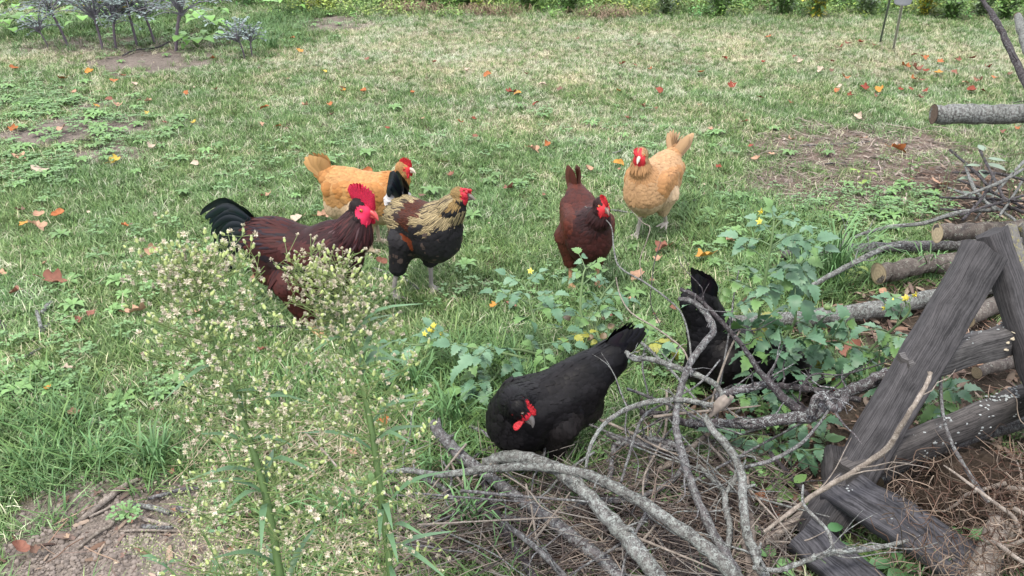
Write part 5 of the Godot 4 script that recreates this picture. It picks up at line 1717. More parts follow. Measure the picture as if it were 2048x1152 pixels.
	chicken("rooster", "bearded rooster with straw gold hackles, rust back and black breast, beside the dark rooster", G(857, 590), toward(0.68, 0.73), {
		"scale": 1.04, "drop": -0.02, "breast": Vector3(0.062, 0.252, 0), "rump": Vector3(-0.095, 0.245, 0), "look": "ameraucana", "head": Vector3(0.158, 0.402, -0.040), "neck0": Vector3(0.082, 0.285, 0), "neck1": Vector3(0.132, 0.352, -0.02), "gaze": Vector3(1, 0.02, -0.45), "comb": [-0.012, 0.028, 0.01, 5, 0, "pea"], "wattle": 0.0,
		"face": 0.008, "wing": Color(0.04, 0.024, 0.022), "tail_colour": Color(0.009, 0.012, 0.016), "tail_kind": "sickle", "sickles": sick, "red": Color(0.56, 0.03, 0.055), "tail": Vector3(-0.155, 0.295, 0),
		"leg_colour": Color(0.26, 0.24, 0.23), "horn": Color(0.12, 0.10, 0.09), "neck_fat": 1.15, "thigh": 0.045,
		"legs": [[Vector3(-0.04, 0.2, -0.045), Vector3(-0.03, 0.105, -0.04), Vector3(-0.028, 0, -0.035)], [Vector3(-0.05, 0.2, 0.06), Vector3(-0.055, 0.105, 0.085), Vector3(-0.07, 0, 0.105)]]})
	# the black hens
	chicken("hen", "black hen with red comb and wattles in front, head bent beside the lichened branches", G(1085, 912), toward(-0.88, 0.47), {
		"scale": 0.95, "look": "black", "head": Vector3(0.124, 0.330, -0.100), "breast": Vector3(0.075, 0.222, 0), "neck0": Vector3(0.085, 0.265, -0.012), "neck1": Vector3(0.120, 0.318, -0.048), "gaze": Vector3(0.68, -0.62, 0.40), "crown": Vector3(0.62, 0.74, 0.1), "head_scale": 1.15, "comb": [-0.024, 0.032, 0.012, 6, 0.0, "single"], "wattle": 0.038,
		"drop": 0.055, "wing": black * 0.9, "tail_colour": black * 0.9, "tail_kind": "fan", "tail": Vector3(-0.20, 0.318, 0), "tail_root": 0.054, "fan": 0.62, "tail_dir": Vector3(-0.66, 0.75, 0), "tail_len": 0.145, "splay": 0.16, "leg_colour": Color(0.04, 0.04, 0.045), "horn": Color(0.09, 0.082, 0.082), "fat": 0.97, "neck_fat": 1.0, "red": Color(0.56, 0.03, 0.045), "face": 0.004,
		"iris": Color(0.05, 0.02, 0.01), "legs": [[Vector3(-0.02, 0.2, -0.05), Vector3(0.0, 0.095, -0.052), Vector3(0.02, 0, -0.052)], [Vector3(-0.02, 0.2, 0.05), Vector3(-0.02, 0.095, 0.052), Vector3(-0.05, 0, 0.052)]]})
	chicken("hen", "black hen with its tail up and head down, pecking behind the tomato plant", G(1470, 785), toward(0.97, 0.22), {
		"look": "black", "head": Vector3(0.265, 0.085, -0.06), "breast": Vector3(0.085, 0.155, 0), "rump": Vector3(-0.080, 0.205, 0), "neck0": Vector3(0.135, 0.155, 0), "neck1": Vector3(0.215, 0.115, -0.03), "gaze": Vector3(0.6, -0.85, 0.1), "comb": [-0.022, 0.032, 0.028, 6, 0.1, "single"], "wattle": 0.03,
		"wing": black, "fat": 0.88, "drop": 0.05, "tail_root": 0.046, "fan": 0.6, "tail": Vector3(-0.135, 0.345, 0), "tail_colour": black * 0.8, "tail_kind": "fan", "tail_dir": Vector3(-0.10, 0.99, 0), "tail_len": 0.115, "splay": 0.3, "leg_colour": Color(0.05, 0.05, 0.055), "horn": Color(0.06, 0.055, 0.06)})


# ------------------------------------------------------------------ kale, posts
func make_kale():
	var sp := [[136, 92, 30, 0.42, "tall leggy kale plant at the left end of the kale row"], [97, 95, 20, 0.20, "small kale plant beside the tall leggy kale at the left end of the row"], [206, 100, 62, 0.40, "bare stemmed kale plant, second tall one from the left"],
		[232, 98, 60, 0.34, "kale plant with yellowed lower leaves in the middle of the row"], [274, 92, 30, 0.44, "upright purple stemmed kale plant, right of the yellowed one"], [309, 86, 50, 0.36, "thin kale plant behind the bent brown stick"],
		[352, 102, 70, 0.46, "biggest kale plant with thick ringed purple stem, leaning right"], [490, 118, 20, 0.22, "small twin stemmed kale plant standing right of the row"], [505, 116, 20, 0.20, "smallest kale plant beside the small twin stemmed kale"]]
	for q in sp:
		var o := thing("kale_plant", q[4], "kale", G(q[0], q[1]), 0, "kale plants")
		var tall: float = q[3] * 1.18
		var lean := Vector3(rr(-0.06, 0.06), 0, rr(-0.03, 0.03))
		if q[0] == 352: lean = Vector3(0.10, 0, 0)
		if q[0] == 136: lean = Vector3(-0.08, 0, 0)
		var crown := Vector3(lean.x, tall * 0.62, lean.z)
		var b := MB.new()
		var pts := spline([Vector3.ZERO, Vector3(lean.x * 0.4, tall * 0.3, 0), crown], 6)
		var rad := PackedFloat32Array()
		for i in pts.size(): rad.append((0.014 if q[0] == 352 else 0.0105 if tall > 0.3 else 0.006) * (1.0 + 0.18 * sin(i * 2.9)))
		b.tube(pts, rad, 8, Color(0.125, 0.10, 0.125))
		part("stem", b.mesh(), M.stem, o)
		for i in int(30 * clampf(tall / 0.3, 0.7, 1.3)):
			var a := rr(0, TAU)
			var el := rr(0.15, 1.3)
			var d := Vector3(cos(a) * cos(el), sin(el), sin(a) * cos(el))
			var l := tall * rr(0.5, 0.95)
			var p0 := crown - Vector3(0, rr(0, tall * 0.12), 0)
			var mid := p0 + d * l * 0.5 + Vector3.UP * 0.01
			var tip := p0 + d * l - Vector3.UP * l * rr(0.0, 0.3)
			var lm := MB.new()
			var rib := spline([p0, mid, tip], 4)
			lm.tube(rib, lerp_list([0.0042, 0.0032, 0.0016], 4), 5, Color(0.165, 0.16, 0.19), false)
			var cc := Color(0.155, 0.205, 0.195) * rr(0.65, 1.5)
			if rng.randf() < 0.05 : cc = Color(0.5, 0.38, 0.05)
			for k in range(3, rib.size()):   # a frill of small lobes, chewed to ribs
				if rng.randf() < 0.25: continue
				for sd in [-1.0, 1.0]:
					var t: Vector3 = (rib[k] - rib[k - 1]).normalized()
					var w: Vector3 = t.cross(Vector3.UP).normalized() * sd
					var z := rr(0.016, 0.042) * tall / 0.4
					lm.ribbon([rib[k], rib[k] + (w + t * 0.5).normalized() * z * 0.6 + Vector3.UP * rr(-0.004, 0.008), rib[k] + (w + t * 0.6).normalized() * z + Vector3.UP * rr(-0.008, 0.008)], [0.004, 0.010, 0.004], Vector3.UP, rr(-0.4, 0.4), cc, cc * 1.2)
			part("leaf", lm.mesh(), M.leaf_green, o)
	# broad green leaves behind and beside the kale
	for q in [[15, 78, 0.20, "broad leaved green plant at the left edge beside the kale"], [50, 60, 0.24, "broad leaved green plant behind the leftmost kale stems"], [178, 62, 0.20, "broad leaved plant behind the second tall kale stem"], [300, 40, 0.22, "broad leaved plant behind the middle of the kale row"], [420, 62, 0.18, "green leafy plant right of the biggest kale"], [395, 95, 0.12, "low yellow green plant at the foot of the biggest kale"], [585, 28, 0.18, "dark green leafy clump right of the kale bed"]]:
		var o := thing("broadleaf_plant", q[3], "plant", G(q[0], q[1]), 0, "leafy plants of the kale bed")
		var st := MB.new()
		for i in 16:
			var a := rr(0, TAU)
			var d := Vector3(cos(a), 0, sin(a))
			var tip: Vector3 = d * rr(0.03, 0.20) + Vector3.UP * q[2] * rr(0.4, 1.1)
			st.tube(spline([Vector3.ZERO, tip * 0.5 + Vector3.UP * 0.03, tip], 2), lerp_list([0.003, 0.0025, 0.002], 2), 4, Color(0.13, 0.2, 0.08), false)
			var l := rr(0.07, 0.13)
			var lm := MB.new()
			var cc := Color(0.11, 0.23, 0.05) * rr(0.7, 1.5)
			lm.ribbon([tip, tip + d * l * 0.3 + Vector3.UP * 0.015, tip + d * l * 0.7 + Vector3.UP * 0.008, tip + d * l - Vector3.UP * 0.02], [l * 0.15, l * 0.42, l * 0.36, 0.004], Vector3.UP, rr(-0.35, 0.1), cc, cc * 1.15)
			part("leaf", lm.mesh(), M.leaf_green, o)
		part("stalks", st.mesh(), M.stem, o)


func make_posts():
	var o := thing("garden_post", "thin dark green metal post leaning at the far side of the lawn", "post", G(1761, 80))
	var top := G(1780, -2, 0.50) - o.position
	var b := MB.new()
	b.tube([Vector3(0, -0.05, 0), top * 0.5, top, top * 1.7], [0.008, 0.008, 0.008, 0.008], 6, Color(0.06, 0.09, 0.08))
	part("shaft", b.mesh(), M.metal, o)
	for i in 9:
		var st := MB.new()
		var p := top * (0.12 + 0.16 * i)
		st.ball(p + Vector3(0, 0, 0.009), Vector3(0.006, 0.008, 0.006), 5, 6, Color(0.08, 0.11, 0.10))
		part("stud", st.mesh(), M.metal, o)
	o = thing("feeder_post", "thin grey metal pole carrying a grey pan, right of the leaning green post", "post", G(1788, 92))
	top = G(1805, 6, 0.52) - o.position
	b = MB.new()
	b.tube([Vector3(0, -0.05, 0), top * 0.5, top], [0.010, 0.010, 0.010], 8, Color(0.30, 0.30, 0.30))
	part("pole", b.mesh(), M.metal, o)
	b = MB.new()
	var ring := []
	var prof := [[0.0, 0.0], [0.045, 0.0], [0.055, 0.008], [0.062, 0.05], [0.066, 0.10], [0.070, 0.105], [0.062, 0.104], [0.05, 0.02], [0.0, 0.012]]
	for i in prof.size():
		for k in 21:
			var a := TAU * k / 20
			b.vert(top + Vector3(cos(a) * prof[i][0], prof[i][1] - 0.01, sin(a) * prof[i][0]), Vector3(cos(a), 0, sin(a)), Color(0.20, 0.21, 0.235))
	for i in prof.size() - 1:
		for k in 20: b.quad(i * 21 + k, i * 21 + k + 1, i * 21 + k + 22, i * 21 + k + 21)
	part("pan", b.mesh(), M.metal, o)


# ------------------------------------------------------------------ tomato plants
# a lobed, pointed leaflet one metre long along x, folded a little along its rib
func leaflet(seed_: int) -> ArrayMesh:
	var b := MB.new()
	var steps := 11
	var wob := RandomNumberGenerator.new()
	wob.seed = seed_
	var fold := wob.randf_range(0.10, 0.35)
	var droop := wob.randf_range(0.10, 0.45)
	for i in steps + 1:
		var t := float(i) / steps
		var w := 0.34 * pow(sin(PI * pow(t, 0.62)), 0.8) * (0.84 if i % 2 == 0 or i == steps else 1.22)
		if i == 0: w = 0.01
		if i == steps: w = 0.004
		var y := 0.10 * sin(PI * t) - droop * t * t
		for k in 3:
			var sd := k - 1
			var p := Vector3(t - absf(sd) * (-0.03 if i % 2 else 0.03), y + absf(sd) * w * fold + sd * 0.02 * sin(t * 7.0 + seed_), sd * w)
			b.vert(p, Vector3.UP, Color.WHITE * (1.0 if sd else 0.86), Vector2(t, k * 0.5))
	for i in steps:
		for k in 2:
			var q := i * 3 + k
			b.quad(q, q + 1, q + 4, q + 3)
	b.smooth()
	return b.mesh()


var leaflets := []
var leaf_mats := []


func compound_leaf(o: Node3D, root: Vector3, tip: Vector3, size: float, tone: int, label := "") -> void:
	var d := (tip - root)
	var l := d.length()
	var dir := d.normalized()
	var side := dir.cross(Vector3.UP).normalized()
	var up := side.cross(dir).normalized()
	var pts := spline([root, root + d * 0.5 + Vector3.UP * l * 0.10, tip], 4)
	var b := MB.new()
	b.tube(pts, lerp_list([0.0022, 0.0016, 0.0009], 4), 5, Color(0.13, 0.20, 0.10), false)
	var leaf := part("leaf", b.mesh(), M.stem, o, label)
	var spots := [[1.0, 0.0, 1.0], [0.72, 1.0, 0.85], [0.70, -1.0, 0.85], [0.40, 1.0, 0.72], [0.38, -1.0, 0.72], [0.86, 1.0, 0.35], [0.55, -1.0, 0.3]]
	for s in spots:
		if s[2] < 0.5 and rng.randf() < 0.4: continue
		if rng.randf() < 0.06: continue
		var at: Vector3 = pts[int(s[0] * (pts.size() - 1))]
		var z: float = size * s[2] * rr(0.95, 1.35)
		var out: Vector3 = dir if s[1] == 0.0 else (dir * 0.5 + side * s[1] + Vector3.UP * rr(-0.35, 0.1)).normalized()
		out = (out + Vector3(0, rr(-0.35, 0.05), 0)).normalized()
		var upv := (up + side * rr(-0.3, 0.3)).normalized()
		var tn := tone
		if tone == 0: tn = [0, 0, 1, 2][rng.randi() % 4]
		elif rng.randf() < 0.3: tn = 1
		var lf := part("leaflet", leaflets[rng.randi() % leaflets.size()], leaf_mats[tn], leaf)
		if s[1] != 0.0:
			var stalk: Vector3 = at + out * z * 0.12
			lf.transform = Transform3D(turn_to(out, upv).scaled(Vector3.ONE * z), stalk)
		else: lf.transform = Transform3D(turn_to(out, upv).scaled(Vector3.ONE * z), at)


# stems: polylines of [px, py, height]; leaves: [root px, py, h, tip px, py, h, leaflet length, tone]
func tomato(label: String, foot: Vector3, stems: Array, leaves: Array, flowers: Array, fruit: Array):
	var o := thing("tomato_plant", label, "tomato plant", foot, 0, "tomato plants")
	for s in stems:
		var w := world_pts(s)
		for i in w.size(): w[i] -= foot
		var b := MB.new()
		var rads := []
		for i in w.size(): rads.append(lerpf(0.0055, 0.0022, float(i) / (w.size() - 1)))
		b.tube(spline(w, 5), lerp_list(rads, 5), 7, Color(0.15, 0.22, 0.10))
		part("stem", b.mesh(), M.stem, o)
		for i in range(1, w.size()):   # small leaves along the stem
			for k in 1:
				var p: Vector3 = w[i - 1].lerp(w[i], rr(0.2, 1.0))
				var d := Vector3(rr(-1, 1), rr(0.0, 0.5), rr(-0.7, 1)).normalized()
				compound_leaf(o, p, p + d * rr(0.05, 0.09), rr(0.026, 0.042), 0)
	for q in leaves:
		compound_leaf(o, G(q[0], q[1], q[2]) - foot, G(q[3], q[4], q[5]) - foot, q[6], q[7])
	for q in flowers:
		var c := G(q[0], q[1], q[2]) - foot
		for i in q[3]:
			var b := MB.new()
			var p := c + Vector3(rr(-0.026, 0.026), rr(-0.016, 0.02), rr(-0.012, 0.012))
			var face := Vector3(rr(-0.5, 0.5), rr(-0.2, 0.6), 1).normalized()
			b.tube([c - Vector3(0, 0.03, 0), p - face * 0.006], [0.001, 0.0012], 4, Color(0.14, 0.22, 0.1), false)
			var bs := turn_to(face, Vector3.UP)
			for k in 5:
				var dd := (bs.y * cos(TAU * k / 5) + bs.z * sin(TAU * k / 5))
				b.ribbon([p, p + dd * 0.005 + face * 0.002, p + dd * 0.011 - face * 0.001], [0.0016, 0.0032, 0.0004], face, 0.1, Color(0.70, 0.62, 0.10), Color(0.82, 0.74, 0.18))
			b.tube([p, p + face * 0.008], [0.0022, 0.0008], 6, Color(0.75, 0.60, 0.06))
			part("flower", b.mesh(), M.straw, o)
	for q in fruit:
		var c := G(q[0], q[1], q[2]) - foot
		var r: float = q[3]
		var b := MB.new()
		b.ball(c, Vector3(r, r * 0.92, r), 12, 16, Color(0.20, 0.30, 0.12))
		var fr := part("tomato", b.mesh(), M.leaf_green, o, "green unripe tomato")
		b = MB.new()
		for k in 5:
			var dd := Vector3(cos(TAU * k / 5), 0.0, sin(TAU * k / 5))
			b.ribbon([c + Vector3(0, r * 0.92, 0), c + Vector3(0, r * 0.95, 0) + dd * r * 0.5, c + Vector3(0, r * 0.95, 0) + dd * r * 1.1], [0.001, 0.002, 0.0003], Vector3.UP, 0.1, Color(0.12, 0.2, 0.08), Color(0.12, 0.2, 0.08))
		b.tube([c + Vector3(0, r * 0.9, 0), c + Vector3(0.004, r * 1.8, 0)], [0.0012, 0.001], 5, Color(0.13, 0.2, 0.1), false)
		part("calyx", b.mesh(), M.stem, fr)


func make_tomatoes():
	for i in 5: leaflets.append(leaflet(300 + i))
	for c in [Color(0.085, 0.180, 0.100), Color(0.130, 0.240, 0.140), Color(0.120, 0.230, 0.070), Color(0.27, 0.28, 0.045), Color(0.17, 0.12, 0.07)]:
		var m := mat("tomato_leaf_%d" % leaf_mats.size(), 0.5, 0.5)
		m.backlight_enabled = true
		m.backlight = Color(0.25, 0.25, 0.25)
		m.albedo_color = c.linear_to_srgb()
		leaf_mats.append(m)
	tomato("tomato plant sprawling on the lawn left of the black hen, nearest the roosters", G(1020, 735),
		[[[1110, 720, 0.02], [1075, 660, 0.14], [1062, 615, 0.2], [1048, 560, 0.27]], [[1100, 730, 0.02], [1000, 705, 0.07], [900, 690, 0.11], [810, 690, 0.10]], [[1110, 720, 0.02], [1040, 700, 0.1], [985, 700, 0.15], [975, 690, 0.17]], [[1000, 740, 0.02], [985, 760, 0.06], [960, 770, 0.08]]],
		[[1050, 575, 0.26, 1010, 550, 0.29, 0.034, 0], [1052, 570, 0.27, 1080, 545, 0.30, 0.03, 0], [1062, 610, 0.2, 985, 585, 0.23, 0.042, 0], [1060, 600, 0.22, 1110, 590, 0.24, 0.042, 0], [1065, 620, 0.2, 1130, 620, 0.20, 0.048, 0], [1072, 650, 0.15, 1050, 640, 0.2, 0.05, 0], [1075, 660, 0.14, 1135, 660, 0.14, 0.045, 0],
			[1000, 705, 0.10, 1000, 700, 0.15, 0.052, 0], [985, 700, 0.14, 950, 715, 0.14, 0.055, 0], [980, 700, 0.15, 925, 735, 0.12, 0.055, 0], [950, 700, 0.11, 900, 690, 0.13, 0.045, 0], [880, 690, 0.11, 845, 675, 0.13, 0.038, 0], [860, 690, 0.11, 800, 705, 0.10, 0.040, 0], [830, 690, 0.10, 775, 685, 0.11, 0.036, 0], [840, 690, 0.1, 790, 740, 0.07, 0.05, 0], [960, 770, 0.08, 925, 780, 0.07, 0.05, 0], [985, 760, 0.08, 950, 795, 0.05, 0.045, 2],
			[1080, 690, 0.12, 1150, 690, 0.12, 0.04, 0], [1090, 700, 0.10, 1180, 665, 0.13, 0.036, 3], [1085, 690, 0.1, 1090, 735, 0.1, 0.042, 2], [1010, 710, 0.1, 1030, 745, 0.08, 0.042, 0]],
		[[866, 662, 0.15, 6], [1047, 540, 0.30, 1]], [])
	tomato("tomato plant behind the black hen's raised tail tip, below the red hen", G(1230, 700),
		[[[1215, 720, 0.02], [1190, 650, 0.12], [1200, 600, 0.18], [1230, 560, 0.22]], [[1220, 715, 0.02], [1165, 640, 0.14], [1165, 560, 0.26], [1172, 535, 0.29]], [[1220, 720, 0.02], [1290, 690, 0.10], [1330, 672, 0.13]]],
		[[1168, 550, 0.27, 1145, 545, 0.28, 0.030, 2], [1170, 540, 0.28, 1195, 525, 0.30, 0.032, 2], [1165, 570, 0.25, 1205, 545, 0.27, 0.034, 2], [1190, 620, 0.16, 1240, 580, 0.2, 0.044, 0], [1200, 600, 0.18, 1180, 590, 0.21, 0.04, 0], [1210, 590, 0.2, 1260, 600, 0.18, 0.045, 0], [1200, 615, 0.16, 1225, 625, 0.16, 0.04, 0], [1190, 650, 0.12, 1150, 630, 0.15, 0.045, 0], [1290, 690, 0.10, 1300, 660, 0.14, 0.038, 2], [1320, 675, 0.12, 1345, 700, 0.10, 0.036, 3], [1300, 685, 0.11, 1325, 690, 0.12, 0.04, 3], [1215, 700, 0.06, 1160, 660, 0.1, 0.035, 3], [1215, 700, 0.06, 1140, 640, 0.12, 0.032, 4], [1220, 700, 0.06, 1210, 640, 0.12, 0.034, 4]],
		[], [])
	tomato("tall tomato plant with yellow flowers, left of the sawhorse leg and behind the knotted bough", G(1540, 780),
		[[[1510, 790, 0.02], [1512, 680, 0.2], [1530, 560, 0.42], [1545, 470, 0.56], [1548, 430, 0.61]], [[1530, 790, 0.02], [1560, 690, 0.18], [1590, 640, 0.26], [1590, 560, 0.38], [1590, 510, 0.46]], [[1560, 790, 0.02], [1640, 680, 0.22], [1700, 690, 0.22], [1745, 700, 0.22], [1780, 690, 0.25]], [[1540, 800, 0.02], [1480, 690, 0.18], [1440, 640, 0.26], [1420, 600, 0.3]], [[1560, 800, 0.02], [1690, 740, 0.14], [1760, 680, 0.26], [1815, 630, 0.36], [1818, 605, 0.40]]],
		[[1545, 470, 0.56, 1510, 440, 0.58, 0.036, 0], [1546, 460, 0.57, 1590, 420, 0.61, 0.034, 0], [1548, 440, 0.6, 1540, 415, 0.63, 0.03, 2], [1540, 490, 0.53, 1475, 475, 0.53, 0.044, 0], [1540, 495, 0.52, 1600, 465, 0.56, 0.048, 0], [1535, 520, 0.48, 1455, 485, 0.52, 0.042, 0], [1540, 500, 0.5, 1635, 480, 0.53, 0.05, 0], [1540, 505, 0.5, 1650, 500, 0.5, 0.046, 0],
			[1530, 560, 0.42, 1500, 545, 0.44, 0.052, 0], [1530, 555, 0.42, 1560, 540, 0.45, 0.05, 0], [1528, 570, 0.4, 1540, 580, 0.4, 0.05, 0], [1590, 530, 0.42, 1590, 590, 0.38, 0.055, 0], [1590, 515, 0.45, 1560, 570, 0.4, 0.055, 0], [1590, 520, 0.44, 1620, 570, 0.40, 0.055, 0], [1592, 540, 0.4, 1610, 600, 0.34, 0.05, 0],
			[1525, 590, 0.36, 1450, 560, 0.40, 0.042, 0], [1440, 640, 0.26, 1400, 590, 0.33, 0.042, 2], [1430, 620, 0.28, 1445, 570, 0.34, 0.040, 2], [1515, 650, 0.26, 1545, 700, 0.22, 0.055, 0], [1560, 690, 0.18, 1550, 660, 0.24, 0.05, 0], [1570, 680, 0.2, 1605, 700, 0.2, 0.052, 0], [1590, 640, 0.26, 1625, 660, 0.25, 0.04, 0],
			[1640, 680, 0.22, 1600, 710, 0.2, 0.06, 0], [1650, 682, 0.22, 1670, 730, 0.16, 0.055, 0], [1700, 690, 0.22, 1690, 640, 0.28, 0.052, 0], [1710, 690, 0.22, 1735, 720, 0.2, 0.055, 0], [1730, 695, 0.22, 1700, 720, 0.18, 0.06, 0], [1745, 700, 0.22, 1790, 690, 0.24, 0.05, 0], [1690, 740, 0.14, 1600, 740, 0.15, 0.055, 0], [1680, 735, 0.15, 1660, 770, 0.1, 0.05, 0], [1720, 715, 0.19, 1760, 740, 0.15, 0.055, 0], [1780, 665, 0.28, 1740, 660, 0.30, 0.05, 0], [1770, 670, 0.26, 1820, 680, 0.28, 0.05, 0], [1800, 645, 0.33, 1770, 610, 0.38, 0.045, 0], [1760, 690, 0.24, 1750, 760, 0.12, 0.055, 0],
			[1480, 690, 0.18, 1500, 680, 0.22, 0.044, 3], [1490, 700, 0.16, 1460, 720, 0.14, 0.042, 3], [1500, 700, 0.16, 1530, 640, 0.22, 0.04, 3], [1520, 720, 0.14, 1560, 735, 0.12, 0.045, 3], [1500, 740, 0.1, 1450, 760, 0.08, 0.045, 4], [1480, 700, 0.16, 1440, 690, 0.16, 0.036, 4], [1640, 690, 0.2, 1640, 720, 0.16, 0.04, 3], [1500, 760, 0.08, 1520, 770, 0.08, 0.045, 2], [1560, 770, 0.06, 1600, 765, 0.1, 0.05, 0], [1520, 600, 0.34, 1470, 620, 0.32, 0.04, 0], [1515, 620, 0.3, 1500, 590, 0.34, 0.036, 4], [1600, 780, 0.05, 1560, 800, 0.06, 0.045, 0], [1512, 680, 0.24, 1480, 650, 0.30, 0.055, 0], [1512, 670, 0.25, 1530, 640, 0.32, 0.058, 0], [1530, 690, 0.22, 1570, 655, 0.30, 0.058, 0], [1560, 690, 0.22, 1610, 680, 0.28, 0.058, 0], [1515, 700, 0.2, 1500, 720, 0.22, 0.055, 2], [1540, 720, 0.18, 1560, 710, 0.25, 0.055, 0], [1600, 690, 0.22, 1640, 650, 0.30, 0.055, 0], [1510, 690, 0.22, 1460, 670, 0.26, 0.050, 2], [1560, 740, 0.14, 1590, 750, 0.18, 0.055, 0], [1620, 700, 0.2, 1660, 690, 0.26, 0.055, 0], [1510, 740, 0.14, 1490, 770, 0.14, 0.05, 0], [1550, 760, 0.1, 1540, 790, 0.10, 0.05, 0]],
		[[1522, 438, 0.60, 2], [1818, 598, 0.41, 3], [1785, 610, 0.38, 2]], [[1655, 614, 0.28, 0.0115], [1667, 620, 0.27, 0.008], [1702, 655, 0.25, 0.007]])
	tomato("low tomato plant under the knotted bough, growing through the wood chips", G(1560, 870),
		[[[1560, 880, 0.02], [1530, 820, 0.1], [1520, 790, 0.14]], [[1560, 880, 0.02], [1600, 840, 0.1], [1640, 850, 0.1]], [[1560, 880, 0.02], [1500, 870, 0.07], [1470, 880, 0.08]], [[1560, 890, 0.02], [1580, 900, 0.06], [1630, 900, 0.08]]],
		[[1525, 800, 0.13, 1470, 800, 0.14, 0.042, 0], [1520, 795, 0.14, 1545, 785, 0.16, 0.042, 0], [1530, 810, 0.12, 1570, 810, 0.12, 0.04, 0], [1600, 840, 0.1, 1590, 880, 0.08, 0.045, 0], [1620, 845, 0.1, 1650, 840, 0.12, 0.045, 0], [1500, 870, 0.07, 1480, 900, 0.05, 0.045, 0], [1480, 875, 0.08, 1470, 855, 0.1, 0.04, 0], [1500, 870, 0.07, 1530, 910, 0.05, 0.045, 0], [1600, 900, 0.07, 1620, 925, 0.05, 0.04, 0], [1620, 900, 0.08, 1650, 900, 0.09, 0.036, 0], [1545, 850, 0.06, 1510, 840, 0.09, 0.042, 0], [1560, 870, 0.04, 1560, 940, 0.04, 0.04, 2]],
		[], [])
	tomato("small tomato shoot growing between the sawhorse rails", G(1890, 860),
		[[[1890, 870, 0.02], [1880, 800, 0.14], [1870, 780, 0.18]]],
		[[1875, 785, 0.17, 1850, 770, 0.19, 0.05, 0], [1875, 790, 0.16, 1900, 775, 0.19, 0.045, 0], [1880, 800, 0.14, 1885, 830, 0.13, 0.06, 0], [1880, 795, 0.15, 1930, 780, 0.17, 0.045, 0], [1882, 815, 0.12, 1895, 860, 0.08, 0.05, 0]],
		[], [])


